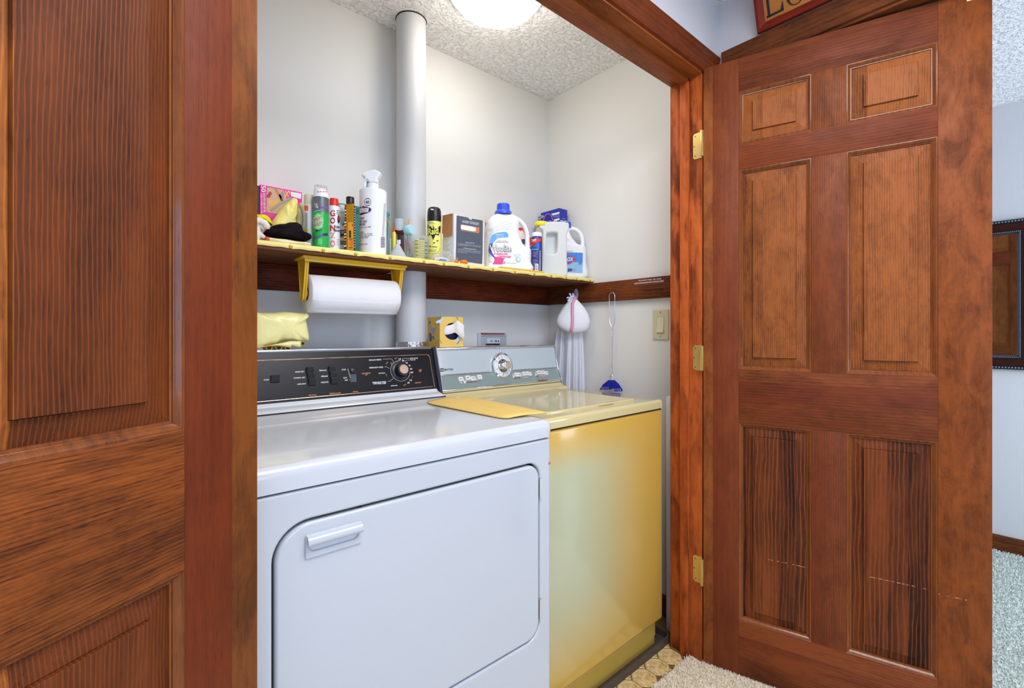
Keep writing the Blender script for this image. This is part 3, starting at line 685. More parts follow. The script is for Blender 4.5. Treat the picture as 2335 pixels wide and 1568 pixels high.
# console
E0 = Vector((0, 1.424, .930)); E1 = Vector((0, 1.452, .984)); E2 = Vector((0, 1.466, 1.079))
body = MB(); sec = [(1.415, WT-.002), (1.415, .922), (1.430, .931), (1.458, .984), (1.472, 1.078), (1.48, 1.082), (1.520, 1.081), (1.526, 1.07), (1.526, WT-.002)]
body.loft([[Vector((x, y, z)) for y, z in sec] for x in (A0+.006, A1-.006)]); body.build('console_body', col('console_grey', (92, 88, 84), .5), ws, smooth=20)
sk = MB(); ps = [(1.372, WT-.001), (1.374, .903), (1.392, .907), (1.408, .912), (1.418, .924), (1.420, .930), (1.436, .932)]
sk.loft([[Vector((x, y, z)) for y, z in ps] for x in (A0+.012, A0+.016, A1-.016, A1-.012)], closed=False, cap0=False, cap1=False); sk.build('console_skirt', M['gold'], ws, smooth=60)
UN = Vector((0, -(E2.z-E1.z), E2.y-E1.y)).normalized(); UU = (E2-E1).normalized(); LN = Vector((0, -(E1.z-E0.z), E1.y-E0.y)).normalized(); LU = (E1-E0).normalized()
def wu(u, v, o=.0012): return onP(u, v, E1+UN*o, UN)
def wl(u, v, o=.0012): return onP(u, v, E0+LN*o, LN)
def up(x, h, o=0): return E1+UU*h+UN*o+Vector((x, 0, 0))
def lo(x, h, o=0): return E0+LU*h+LN*o+Vector((x, 0, 0))
HU = (E2-E1).length; HL = (E1-E0).length
g = MB(); g.loft([[up(A0+.006, 0, -.004), up(A0+.006, 0, .001), up(A0+.006, HU, .001), up(A0+.006, HU, -.004)], [up(A1-.006, 0, -.004), up(A1-.006, 0, .001), up(A1-.006, HU, .001), up(A1-.006, HU, -.004)]]); g.build('glass_panel', M['glassw'], ws, smooth=0)
g = MB(); g.loft([[lo(A0+.006, 0, -.004), lo(A0+.006, 0, .001), lo(A0+.006, HL, .001), lo(A0+.006, HL, -.004)], [lo(A1-.006, 0, -.004), lo(A1-.006, 0, .001), lo(A1-.006, HL, .001), lo(A1-.006, HL, -.004)]]); g.build('button_strip', M['ribbed'], ws, smooth=0)
fr = MB()
fr.tube([up(A0+.003, 0, .003), up(A0+.003, HU, .003), up(A1-.003, HU, .003), up(A1-.003, 0, .003)], .0040, 8)
fr.tube([up(A0+.003, 0, .003), lo(A0+.003, 0, .003), lo(A1-.003, 0, .003), up(A1-.003, 0, .003)], .0042, 8)
fr.tube([up(A0+.003, 0, .003), up(A1-.003, 0, .003)], .0022, 8)
fr.box(A0+.002, A1-.002, 1.464, 1.485, 1.079, 1.0855, .002)
fr.build('chrome_frame', M['chrome'], ws, smooth=60)
dc = wu(1143.5, 834); dxy = (dc.x, (dc-E1).dot(UU))
st = MB(); st.box(0, 0, 0, 0, 0, 0) if 0 else None
v0 = up(dxy[0], dxy[1]+.03, .0015); v1 = up(dxy[0], HU, .0015); st.box(dxy[0]-.0028, dxy[0]+.0028, min(v0.y, v1.y)-.002, max(v0.y, v1.y), v0.z, v1.z, .0008); st.build('chrome_divider', M['chrome'], ws)
def UX(a, b, o=0): return Matrix.Translation(up(a, b, o)) @ Matrix(((1, 0, 0, 0), (0, UU.y, UN.y, 0), (0, UU.z, UN.z, 0), (0, 0, 0, 1)))
X = UX(*dxy, .001)
k = MB(); X = X @ Matrix.Diagonal((1.22, 1.22, 1.15, 1)); k.lathe(0, 0, [(.0445, 0), (.0445, .006), (.042, .010), (.038, .011), (.0365, .009), (.0365, .006), (0, .006)], 48, X=X); ko = k.build('timer_dial', M['chrome'], ws, smooth=40)
k = MB(); k.lathe(0, 0, [(.0362, .0062), (.0362, .009), (.0225, .011), (.0215, .009)], 48, X=X, cap=False); k.build('dial_ring', col('dial_white', (226, 230, 236), .3), ko)
tk = MB()
for i, (ang, ln_, wd) in enumerate(((95, .009, .0016), (70, .006, .001), (55, .008, .001), (120, .008, .0014), (150, .006, .001), (200, .009, .0012), (232, .006, .001), (265, .009, .0016), (300, .006, .001), (325, .009, .0014), (350, .006, .001), (20, .006, .001), (38, .005, .001))):
    q = X @ Matrix.Rotation(R(ang), 4, 'Z'); r0 = .034-ln_; tk.add([q @ Vector(p) for p in ((r0, -wd/2, .0112), (.034, -wd/2, .0098), (.034, wd/2, .0098), (r0, wd/2, .0112))], [(0, 1, 2, 3)])
tk.build('dial_ticks', col('dial_blue', (40, 60, 110), .4), ko, smooth=0)
k = MB(); k.lathe(0, 0, [(.021, .006), (.020, .008), (.012, .009), (.0105, .024), (.0135, .030), (.0135, .037), (.011, .0385), (0, .039)], 32, X=X); k.build('dial_knob', M['chrome'], ko, smooth=40)
k = MB(); k.lathe(0, 0, [(.0105, .0386), (.010, .0395), (0, .0398)], 6, X=X); k.build('knob_cap', col('cap_cream', (214, 196, 166), .3, metal=.5), ko)
pr = MB(); mp = lambda u, v: wu(u, v, .0018)
Z4 = lambda x, y: (960+x/5.6, 700+y/5.6)
def wt(s, x0, y0, x1, y1, h, m, mpf): a = Z4(x0, y0); b = Z4(x1, y1); lettering(pr, s, Q(a[0], a[1], b[0], b[1], h/5.6), mpf, m, .02)
a = [Z4(*p) for p in ((247, 824), (291, 822), (291, 779), (247, 781))]; patch(pr, a, mp, 0, 1, 1)
wt('VAV', 252, 815, 286, 813, 24, 1, lambda u, v: wu(u, v, .0023)); wt('MAYTAG', 300, 812, 409, 806, 26, 0, mp)
pr.build('maker_lettering', [M['kprint'], M['wprint']], ws, smooth=0)
a = [Z4(*p) for p in ((1502, 933), (1628, 926), (1628, 910), (1502, 917))]; pr = MB(); patch(pr, a, lambda u, v: wl(u, v, .0095), 0, 1, 1); wt('DIAL IN SLOTS', 1510, 928, 1622, 921, 9, 1, lambda u, v: wl(u, v, .0100)); pr.build('label_tape', [col('tape_red', (140, 60, 46), .6), M['wprint']], ws, smooth=0)
def wbtn(x, y, wd, tilt, s):
    q = wl(*Z4(x, y)); h = (q-E0).dot(LU); X = Matrix.Translation(lo(q.x, h, .001)) @ Matrix(((1, 0, 0, 0), (0, LU.y, LN.y, 0), (0, LU.z, LN.z, 0), (0, 0, 0, 1)))
    m = MB(); d = .012+.004*tilt
    m.loft([[X @ Vector((a*wd/2*k, b*.0085*k2, c)) for a, b in ((-1, -1), (1, -1), (1, 1), (-1, 1))] for c, k, k2 in ((0, 1, 1), (d-.001, 1, 1), (d, .93, .88))])
    o = m.build('push_button', col('button_white', (226, 226, 226), .3), ws, smooth=0)
    t = MB(); vs, fs = text(s, .01); t.add([X @ Vector(((a-.5)*wd*.6, (b-.5)*.0045, d+.0002)) for a, b in vs], fs); t.build('button_lettering', M['kprint'], o, smooth=0)
for x, y, t_, s in ((492, 930, 0, 'SMALL'), (573, 920, 1, 'MED'), (645, 922, 0, 'LARGE'), (724, 910, 1, 'FULL')): wbtn(x, y, .021, t_, s)
for x, y, t_, s in ((1196, 873, 0, 'HOT'), (1240, 868, -1, 'WARM'), (1290, 866, 1, 'HOT'), (1335, 862, 1, 'WARM'), (1378, 862, -.5, 'COLD')): wbtn(x, y, .0165, t_, s)
for x, y, t_, s in ((1485, 848, .7, 'NORM'), (1540, 845, 0, 'GENT'), (1590, 848, -1, 'SOAK')): wbtn(x, y, .020, t_, s)
for x, y, wd in ((608, 930, .084), (1280, 877, .085), (1535, 860, .065)):
    q = wl(*Z4(x, y)); h = (q-E0).dot(LU); X = Matrix.Translation(lo(q.x, h, .001)) @ Matrix(((1, 0, 0, 0), (0, LU.y, LN.y, 0), (0, LU.z, LN.z, 0), (0, 0, 0, 1)))
    MB().box(-wd/2-.002, wd/2+.002, -.011, .0105, 0, .0012, .0004, X=X).build('button_bezel', M['chrome'], ws)
# drain pan under the washer
pn = MB(); P0 = rrect(A0-.004, A1+.05, YW-.006, 1.60, .03, 4); P1_ = rrect(A0+.001, A1+.045, YW-.001, 1.595, .026, 4)
pn.loft([[Vector((x, y, .0008)) for x, y in P0], [Vector((x, y, .030)) for x, y in P0], [Vector((x, y, .030)) for x, y in P1_], [Vector((x, y, .004)) for x, y in P1_]], 0, True, True)
tag(pn.build('drain_pan', col('pan_dark', (74, 66, 58), .5)), 'low dark drip pan on the floor beneath the gold washer', 'drip pan')
# slim white thing in the gap right of the washer
ct = thing('utility_board', 'slim white upright board in the gap between gold washer and right closet wall', 'board', (1.63, .95, 0))
L = []
for z, g in ((.0, .002), (.003, 0), (.892, 0), (.895, .002)):
    L.append([Vector((x, y, z)) for x, y in rrect(1.600+g, 1.660-g, .935+g*.5, .966-g*.5, .006, 4)])
MB().loft(L).build('board_face', M['wplastic'], ct, smooth=50)
tag(ct, None, None); 
# yellow draining mat bridging both machines
ZM = .9165
m4 = [onZ(968, 915, ZM+.004), onZ(1068, 902.5, ZM+.004), onZ(1250, 938, ZM+.004), onZ(1150, 951, ZM+.004)]
mm = MB()
def mt(a, b, dz=0):
    a0 = a; q = m4[0].lerp(m4[3], a).lerp(m4[1].lerp(m4[2], a), b)
    z = .917+.006*math.sin(math.pi*b)*(1-.5*a)
    if q.x > .857: z = min(z, .9165+.002*(1-(q.x-.857)/.1))
    cr = 0
    for (ca, cb) in ((0, 0), (0, 1), (1, 0), (1, 1)): cr = max(cr, 0)
    rib = .0020 if (b > .06 and b < .94 and a > .04 and a < .96 and int((b-.06)/.88*16) % 2 == 0) else 0
    return Vector((q.x, q.y, z+rib+dz))
NU, NV = 22, 50
top = [[mt(i/NU, j/NV) for j in range(NV+1)] for i in range(NU+1)]
def rc(i, j):  # round the corners
    a = i/NU; b = j/NV; r = .09; aa = min(max(a, 0), 1); bb = b
    for ca, cb, sa, sb in ((r, r, -1, -1), (r, 1-r, -1, 1), (1-r, r, 1, -1), (1-r, 1-r, 1, 1)):
        if (a-ca)*sa > 0 and (b-cb)*sb > 0:
            d = math.hypot(a-ca, b-cb); m_ = max(abs(a-ca), abs(b-cb))
            if d > 0: aa = ca+(a-ca)*m_/d; bb = cb+(b-cb)*m_/d
    return aa, bb
mm.grid(lambda a, b: mt(*rc(round(a*NU), round(b*NV))), NU, NV)
tag(mm.build('drain_mat', M['yplastic'] if 0 else col('mat_yellow', (228, 196, 112), .5), solid=.003, smooth=30), 'yellow ribbed rubber mat lying across the joint between dryer and washer', 'mat')
# ================================================================ PIPE, LIGHT, WALL FITTINGS
pp = thing('vent_pipe', 'white plastic vent pipe running from dryer to ceiling through the shelf', 'pipe', (.85, 1.585, 1.0))
mb = MB(); mb.lathe(.85, 1.585, [(.0555, 1.10), (.0555, ZC+.001)], 48, cap=False); mb.build('pipe_tube', M['pvc'], pp)
mb = MB(); mb.lathe(.85, 1.585, [(.0565, 1.055), (.0575, 1.07), (.0565, 1.085), (.058, 1.098), (.0562, 1.105)], 48, cap=False); mb.build('foil_collar', M['foil'], pp)
mb = MB(); mb.lathe(.85, 1.575, [(.05, .70), (.05, 1.06)], 24, cap=False); mb.build('foil_duct', M['foil'], pp)
mb = MB(); mb.lathe(.85, 1.585, [(.0558, ZC-.004), (.0585, ZC-.001)], 40, cap=False); mb.build('ceiling_gap', M['gap_dark'], pp)
cl = thing('ceiling_light', 'round frosted white dome lamp on the closet ceiling', 'ceiling light', (.995, 1.245, ZC))
MB().lathe(.995, 1.245, [(.165, ZC-.018), (.168, ZC-.002), (.168, ZC+.0)], 48).build('base_plate', M['wplastic'], cl)
dm_ = mat('lit_glass_dome', (255, 247, 234), .4, emit=9.6)
MB().lathe(.995, 1.245, [(.0, -.085), (.04, -.0835), (.08, -.077), (.115, -.065), (.140, -.048), (.155, -.03), (.158, -.018)], 48, z0=ZC, cap=False).build('glass_dome', dm_, cl, smooth=60)
# light switch
sw = thing('light_switch', 'almond rocker light switch on the right closet wall', 'light switch', (XR, 1.034, 1.17))
vs, fs = solid2d([rrect(.9985, 1.0695, 1.112, 1.232, .002, 2)], .006, .002, 2)
MB().add([Vector((XR-.003+v.z, v.x, v.y)) for v in vs], fs).build('cover_plate', M['almond'], sw)
MB().box(XR-.0075, XR-.005, 1.0170, 1.0510, 1.1385, 1.2055, .0006).build('rocker_frame', col('almond_dark', (196, 186, 152), .4), sw)
mb = MB(); mb.loft([[Vector((XR-x, y, z)) for y in (1.0190, 1.0490)] [::1]+[Vector((XR-.005, y, z)) for y in (1.0490, 1.0190)] for x, z in ((.0125, 1.141), (.0080, 1.172), (.0085, 1.203))]); mb.build('rocker', col('rocker_cream', (222, 218, 190), .3), sw)
for z in (1.122, 1.222):
    s = MB(); s.lathe(0, 0, [(.0032, 0), (.0030, .0012), (.0, .0013)], 12, X=Matrix.Translation((XR-.006, 1.034, z)) @ Matrix.Rotation(R(-90), 4, 'Y')); s.build('screw', M['alu'], sw)
# washer outlet box in the back wall
ob = thing('outlet_box', 'pale grey recessed washer valve box on the back wall above the washer', 'outlet box', (1.316, YB, 1.06))
Z6 = lambda x, y: (960+x/10.4545, 710+y/10.4545)
a = onY(*Z6(1352, 505), YB-.004); b = onY(*Z6(2035, 505), YB-.004)
fr = MB(); vs, fs = solid2d([rrect(a.x, b.x, .96, a.z, .004), rrect(a.x+.016, b.x-.006, .97, a.z-.014, .003)[::-1]], .008, .0015, 2)
fr.add([Vector((v.x, YB-.004-v.z, v.y)) for v in vs], fs); fr.build('box_frame', col('box_grey', (202, 208, 214), .35), ob)
MB().box(a.x+.012, b.x-.004, YB-.0035, YB-.0015, .965, a.z-.01).build('box_back', col('box_back', (184, 192, 200), .4), ob)
pt = MB(); mp = lambda u, v: onY(u, v, YB-.0085)
patch(pt, [Z6(*p) for p in ((1440, 552), (1995, 553), (1990, 515), (1425, 508))], mp, 0, 1, 1)
lettering(pt, 'TURN TO OFF WHEN FILLING PIPES CLOSE', [Z6(*p) for p in ((1462, 540), (1982, 544), (1980, 522), (1460, 520))], lambda u, v: onY(u, v, YB-.009), 2, .01)
pt.build('label_tape', [col('tape_dred', (120, 36, 34), .5), M['gap_dark'], col('tape_text', (220, 150, 130), .5)], ob, smooth=0)
pt = MB(); mp = lambda u, v: onY(u, v, YB-.006)
patch(pt, [Z6(*p) for p in ((1570, 760), (1885, 760), (1885, 640), (1570, 640))], mp, 0, 1, 1)
patch(pt, [Z6(*p) for p in ((1548, 797), (1880, 795), (1880, 766), (1548, 768))], lambda u, v: onY(u, v, YB-.0075), 1, 1, 1)
for s, c0 in (((1652, 706), 1), ((1870, 706), -1)):
    x, y = s; ar = [(x, y), (x+30*c0, y-28), (x+26*c0, y), (x+30*c0, y+28)]
    poly(pt, [Z6(*p) for p in ar], lambda u, v: onY(u, v, YB-.0065), 1); line(pt, [Z6(x+26*c0, y), Z6(x+70*c0, y)], .8, lambda u, v: onY(u, v, YB-.0065), 1)
poly(pt, [Z6(*p) for p in ((1765, 712), (1805, 712), (1785, 738))], lambda u, v: onY(u, v, YB-.0065), 1); patch(pt, [Z6(*p) for p in ((1760, 702), (1808, 702), (1808, 686), (1760, 686))], lambda u, v: onY(u, v, YB-.0065), 1, 1, 1)
pt.build('arrow_label', [col('label_white', (222, 226, 232), .5), M['kprint']], ob, smooth=0)
# ================================================================ SHELF
SZ = 1.3885; SB = 1.3665; SY = 1.385
sh = thing('wall_shelf', 'long dark-stained wall shelf covered with tacked yellow film', 'shelf', (.85, 1.53, SB))
out = [(.002, SY), (1.678, SY), (1.678, 1.679), (.913, 1.679), (.913, 1.585)] + [(.85+.0605*math.cos(R(a)), 1.585+.0605*math.sin(R(a))) for a in range(-5, -180, -12)] + [(.787, 1.585), (.787, 1.679), (.002, 1.679)]
vs, fs = solid2d([out], SZ-SB-.001, .0005, 0); MB().add([Vector((v.x, v.y, (SZ+SB-.001)/2+v.z)) for v in vs], fs).build('shelf_board', M['w_shelf'], sh)
random.seed(5)
tacks = [(590.8+k, 0) for k in ()] + [662.7, 737, 811, 889.6, 966.7, 1012, 1068, 1124, 1174, 1218, 1257, 1291, 1315, 1346]
tx = [onY(u, 600, SY-.002).x for u in tacks] + [.02, .12, .24]
out2 = [(x, y-.0012 if y == SY else y) for x, y in out]
vs, fs = solid2d([out2], .0010, 0, 0); fm = MB(); fm.add([Vector((v.x, v.y, SZ+v.z)) for v in vs], fs)
nx = 260
def film(a, b):
    x = .002+1.676*a; d = min(abs(x-t) for t in tx)
    k = min(1, d/.03); lowz = SZ-.0150+.0014*k+.0006*math.sin(x*57)+.0005*math.sin(x*131)
    y = SY-.0016-.0028*k*math.sin(math.pi*b)-.002*b*k
    return Vector((x, y, SZ+.0006+(lowz-SZ)*b))
fm.grid(film, nx, 5); fm.build('yellow_film', M['film'], sh, smooth=60)
for x in tx:
    s = MB(); s.lathe(0, 0, [(.0052, 0), (.0050, .0008), (.0036, .0020), (.0015, .0026), (0, .0028)], 16, X=Matrix.Translation((x, SY-.0026, SZ-.0095)) @ Matrix.Rotation(R(90), 4, 'X')); s.build('thumbtack', M['tack'], sh, smooth=60)
# ================================================================ THINGS ON THE SHELF
ZS = SZ+.0012
def zf(ox, oy, s): return lambda x, y: (ox+x/s, oy+y/s)
ZA = zf(585, 410, 8.71); ZB = zf(780, 380, 6.818); ZD = zf(990, 450, 8.252); ZE = zf(1190, 460, 7.839); Z2 = zf(880, 440, 4.67)
class Cy:
    def __init__(s, u0, u1, Y, z0=ZS):
        um = (u0+u1)/2; d = ray(um, V0); t = Y/d.y; s.x = d.x*t; s.y = Y; s.t = t; s.r = (u1-u0)/2/F*t*math.cos(math.atan((um-U0)/F)); s.z0 = z0; s.tf = t-s.r*.5
    def z(s, v): return H+(V0-v)/F*s.tf
    def prof(s, pr): return [(s.r*rf, s.z0 if v is None else s.z(v)) for rf, v in pr]
    def lathe(s, pr, n=32, cap=True): return MB().lathe(s.x, s.y, s.prof(pr), n, cap=cap)
    def mp(s, rf=1, off=.0005): return lambda u, v: onC(u, v, s.x, s.y, s.r*rf+off)
    def empty(s, name, label, cat, group=None): return thing(name, label, cat, (s.x, s.y, s.z0), 0, group)
def wrap(mb, c, u0, u1, v0, v1, m=0, rf=1, off=.0005, nu=12): patch(mb, ((u0, v0), (u1, v0), (u1, v1), (u0, v1)), c.mp(rf, off), m, nu, 1)
def band(c, v0, v1, n=32, off=.0004, rf=1):   # printed sleeve all round
    return MB().lathe(c.x, c.y, [(c.r*rf+off, c.z(v0)), (c.r*rf+off, c.z(v1))], n, cap=False)
def zl(mb, zz, s, x0, y0, x1, y1, h, mp, m=0, b=.01, h2=None):
    a = zz(x0, y0); c2 = zz(x1, y1); k = zz(0, 1)[1]-zz(0, 0)[1]; lettering(mb, s, Q(a[0], a[1], c2[0], c2[1], h*k, None if h2 is None else h2*k), mp, m, b)
def zp(mb, zz, pts, mp, m=0): poly(mb, [zz(*p) for p in pts], mp, m)

# --- pink box of sandwich bags
q0 = onY(592, 420, 1.60); q1 = onY(689, 437, 1.60); zt_ = q0.z
bx = thing('bag_box', 'pink box of sandwich bags standing against the back wall at the left shelf end', 'box', ((q0.x+q1.x)/2, 1.635, ZS))
MB().box(q0.x+.001, q1.x, 1.60, 1.672, ZS, zt_, .0015).build('carton', col('box_pink', (226, 22, 150), .4), bx)
MB().box(q0.x-.012, q0.x+.0005, 1.602, 1.672, ZS, zt_-.004, .001).build('side_panel', col('box_dark', (52, 30, 34), .5), bx)
pr = MB(); mp = lambda u, v: onY(u, v, 1.5992); mp2 = lambda u, v: onY(u, v, 1.5988)
patch(pr, [ZA(*p) for p in ((195, 640), (690, 720), (540, 200), (205, 142))], mp, 0, 2, 2)
zp(pr, ZA, [(330, 150), (480, 420), (545, 410), (395, 170)], mp2, 1); zp(pr, ZA, [(235, 400), (400, 385), (430, 440), (400, 540), (260, 530), (225, 450)], mp2, 2)
zp(pr, ZA, ell(268, 270, 40, 36, 14), mp2, 3); zp(pr, ZA, ell(238, 322, 40, 36, 14), mp2, 3); patch(pr, [ZA(*p) for p in ((685, 325), (880, 380), (890, 270), (672, 232))], mp2, 4, 1, 1)
zp(pr, ZA, [(440, 300), (530, 210), (545, 330), (520, 430), (480, 400)], mp2, 6)
def vert(s, x0, y0, x1, y1, wdt, m):   # text running down, read with the head to the right
    a = (x0, y0); b = (x1, y1); lettering(pr, s, [ZA(*p) for p in ((x0, y0), (x1, y1), (x1+wdt, y1+3), (x0+wdt, y0+3))], mp2, m, .02)
vert('50', 92, 112, 92, 240, 92, 4); vert('BAGS WITH TEAR-OFF TIES', 130, 262, 138, 640, 42, 4); vert('11.8 IN. X 9.75 IN. X 1.3 IN.', 75, 262, 82, 665, 38, 4); vert('Sc', 568, 215, 572, 340, 95, 5)
pr.build('box_print', [col('photo_tan', (206, 168, 132), .5), col('bread', (196, 130, 70), .5), col('cheese', (232, 176, 96), .5), col('cherry', (172, 24, 44), .4), col('pw', (236, 232, 236), .5), col('yel', (238, 220, 80), .5), col('knifegrey', (140, 130, 136), .4)], bx, smooth=0)
# --- crumpled yellow packet in a clear bag, folded things
def lump(name, px, Y, thick, m, label=None, cat=None, parent=None, amp=.006, seed=1, nu=26, nv=14, floor=True, fq=1.0, kx0=.36):
    """px outline (closed); body is a pillow with its outline given, real depth thick"""
    rnd = random.Random(seed); n = len(px); pts = smoothpoly(px, 4); P = [onY(u, v, Y) for u, v in pts]
    if floor:
        zm = min(p.z for p in P)
        zM = max(p.z for p in P)
        for p in P: p.z = ZS+(p.z-zm)*(zM-ZS)/(zM-zm)
    cxx = sum(p.x for p in P)/len(P); cz = sum(p.z for p in P)/len(P); ph = [rnd.uniform(0, 6.28) for _ in range(8)]
    loops = []
    L = 9
    for i in range(L+1):
        a = math.pi*i/L; k = max(math.sin(a), .03)**kx0; yy = -math.cos(a)
        lp = []
        for j, p in enumerate(P):
            f = j/len(P)*6.283; w_ = amp*(math.sin(3*f*fq+ph[0]+yy*2)+.7*math.sin(7*f*fq+ph[1]+yy*3)+.5*math.sin(13*f+ph[2]+5*yy))*k
            lp.append(Vector((cxx+(p.x-cxx)*k, Y+yy*thick/2+w_*(.8 if 0 < i < L else 0), max(cz+(p.z-cz)*k+(0 if k > .98 else w_*.4), ZS if floor else -9))))
        loops.append(lp)
    mb = MB().loft(loops[::-1]); o = mb.build(name, m, parent, smooth=60)
    if label: tag(o, label, cat)
    return o
Mg = sheet('yellow_rubber', (255, 238, 140), .45, .8, 30)
yb = lump('rubber_glove', [ZA(*p) for p in ((290, 640), (360, 560), (520, 440), (640, 380), (760, 370), (800, 400), (790, 520), (760, 640), (770, 760), (740, 950), (560, 960), (400, 930), (300, 880), (280, 740))], 1.53, .07, Mg, 'bunched yellow rubber glove in a clear bag before the pink box', 'glove', amp=.008, seed=4)
rl = MB(); rl.tube([onY(*ZA(*p), 1.50) for p in ((290, 610), (420, 500), (560, 420), (700, 360))], .0035, 8); rl.build('bag_edge', col('bag_grey', (176, 172, 160), .3, alpha=.8), yb)
cb = lump('cream_packet', [ZA(*p) for p in ((765, 560), (800, 520), (870, 450), (950, 490), (975, 600), (960, 800), (950, 1000), (900, 1150), (780, 1150), (755, 900))], 1.545, .05, sheet('cream_bag', (222, 208, 160), .4, .7, 40), 'cream crinkled packet with a blue seam beside the ivory can', 'packet', amp=.003, seed=6)
s = MB(); s.tube([onY(*ZA(*p), 1.517) for p in ((850, 500), (885, 580), (915, 700), (915, 820), (895, 950))], .0014, 6); s.build('blue_seam', col('seamblue', (110, 150, 170), .4), cb)
s = MB(); zl(s, ZA, 'OO', 862, 1110, 940, 1085, 95, lambda u, v: onY(u, v, 1.516), 0, .03); s.build('red_print', col('redp', (196, 40, 34), .5), cb, smooth=0)
lump('folded_cloth', [ZA(*p) for p in ((130, 1060), (240, 960), (330, 910), (500, 890), (680, 870), (790, 880), (860, 940), (900, 1060), (1060, 1130), (1050, 1190), (880, 1195), (500, 1150), (200, 1110))], 1.455, .09, cloth('black_cloth', (24, 20, 24), .9), 'crumpled black cloth lying between white glove and cream packet', 'cloth', amp=.005, seed=9, floor=False)
# white knitted glove, folded fingers
gl = MB(); random.seed(11)
gb = thing('work_glove', 'white knitted glove folded over at the left shelf end', 'glove', (.31, 1.44, ZS))
def gp(x, y, Y): u, v = ZA(x, y); return onY(u, v, Y)
for k, (pts, r) in enumerate((([(-60, 830), (60, 800), (160, 850), (215, 930), (220, 975)], .0085), ([(-60, 900), (40, 880), (110, 930), (160, 985)], .0080), ([(-50, 960), (40, 960), (100, 1010), (125, 1050)], .0070), ([(-60, 1060), (20, 1050), (80, 1090), (165, 1150)], .0075), ([(-60, 1130), (0, 1120), (60, 1140), (110, 1160)], .0070))):
    f = MB(); f.tube([gp(x, y, 1.425+.012*k % .03) for x, y in pts], [r]*(len(pts)-1)+[r*.6], 12); o = f.build('finger', cloth('knit_white', (232, 228, 222), .95) if k == 0 else bpy.data.materials['knit_white'], gb, smooth=60)
f = MB(); f.box(.20, .305, 1.42, 1.50, ZS, ZS+.05, .016, 3); f.build('palm', bpy.data.materials['knit_white'], gb, smooth=60)
# bright yellow cloth on top of the glove
lump('dust_cloth', [ZA(*p) for p in ((-40, 700), (20, 695), (160, 712), (240, 780), (290, 860), (300, 910), (240, 905), (150, 850), (60, 790), (-40, 760))], 1.48, .05, cloth('bright_yellow_cloth', (240, 222, 40), .8), 'bright yellow cloth corner lying on the white glove', 'cloth', amp=.002, seed=12, floor=False)
# cream folded sock with a red band
sk = thing('folded_sock', 'cream folded sock with a coral band at the shelf front edge', 'sock', (.345, 1.42, ZS))
a = gp(225, 1135, 1.425); b = gp(1035, 1262, 1.425)
L = []
for i in range(13):
    t_ = i/12; x = a.x+(b.x-a.x)*t_; hh = .0085*(1-.12*math.sin(3*t_))*(1 if t_ < .95 else .75); cz = ZS+hh*.95
    L.append([Vector((x, 1.425+.020*math.cos(q), max(ZS, cz+hh*math.sin(q)+.0012*math.sin(9*t_+2*q)))) for q in [R(30*j) for j in range(12)]])
MB().loft(L).build('sock_body', cloth('knit_cream', (238, 226, 190), .95), sk, smooth=60)
L2 = [[Vector((x, 1.425+(y-1.425)*1.05, ZS+(z-ZS)*1.05)) for _, y, z in L[0]] for x in (a.x-.007, a.x-.001)]
MB().loft(L2).build('coral_band', cloth('knit_coral', (226, 110, 92), .95), sk, smooth=60)
# --- ivory can
c = Cy(693, 717, 1.475); o = c.empty('spray_can', 'slim white can with ivory cap and orange label square, left of the green spray can', 'can')
c.lathe([(1, None), (1, 468), (.95, 464)]).build('can_body', col('can_white', (214, 216, 216), .35), o)
c2 = c.lathe([(.97, 466), (1.02, 465), (1.0, 445), (.9, 443.5), (0, 443.2)]); c2.build('cap', col('ivory', (214, 206, 184), .4), o)
pr = MB(); mp = c.mp(); patch(pr, [ZA(*p) for p in ((955, 612), (1025, 612), (1028, 508), (950, 508))], mp, 0, 4, 1); patch(pr, [ZA(*p) for p in ((950, 1115), (1018, 1120), (1020, 968), (955, 960))], mp, 1, 4, 1)
for y in range(660, 960, 14): patch(pr, [ZA(*p) for p in ((950+(y % 28), y), (1018-(y % 42)*.4, y+1), (1018-(y % 42)*.4, y-5), (950+(y % 28), y-6))], mp, 2, 3, 1)
pr.build('label', [col('orange_sq', (226, 88, 30), .5), col('mustard', (192, 168, 52), .5), col('fine_print', (96, 98, 104), .6)], o, smooth=0)
# --- stain remover spray (green)
c = Cy(713, 750, 1.445); o = c.empty('spray_can', 'green and grey stain remover spray can with a clear cap', 'can')
c.lathe([(.96, None), (1, 562), (1, 451), (.97, 449)]).build('can_body', col('green_can', (28, 170, 70), .3), o)
band(c, 484, 450).build('grey_band', col('can_grey', (110, 116, 122), .3, metal=.4), o)
c.lathe([(.97, 450), (.98, 447), (.9, 441), (.86, 434), (.86, 432)]).build('collar', M['wplastic'], o)
cap = MB().lathe(c.x, c.y, c.prof([(.86, 436), (.83, 424), (.78, 422), (0, 421.6)]), 32, cap=False); cap.build('clear_cap', M['clear'], o)
pr = MB(); mp = c.mp(1, .0010)
for i in range(4): x = 1195+i*55; zp(pr, ZA, [(x, 240-4*i % 9), (x+30, 222), (x+48, 232), (x+20, 248)], c.mp(.87, .0012), 3)
zl(pr, ZA, '1st', 1150, 505, 1215, 515, 55, mp, 0); zl(pr, ZA, 'TIME', 1155, 545, 1230, 560, 32, mp, 0); patch(pr, [ZA(*p) for p in ((1235, 545), (1412, 590), (1412, 545), (1250, 520))], mp, 2, 6, 1)
patch(pr, [ZA(*p) for p in ((1145, 640), (1280, 600), (1275, 588), (1145, 622))], mp, 4, 6, 1)
burst = []
for i in range(36):
    r_ = 1 if i % 2 else .8; burst.append((1225+112*r_*math.cos(R(10*i)), 830+185*r_*math.sin(R(10*i))))
zp(pr, ZA, burst, c.mp(1, .0007), 5)
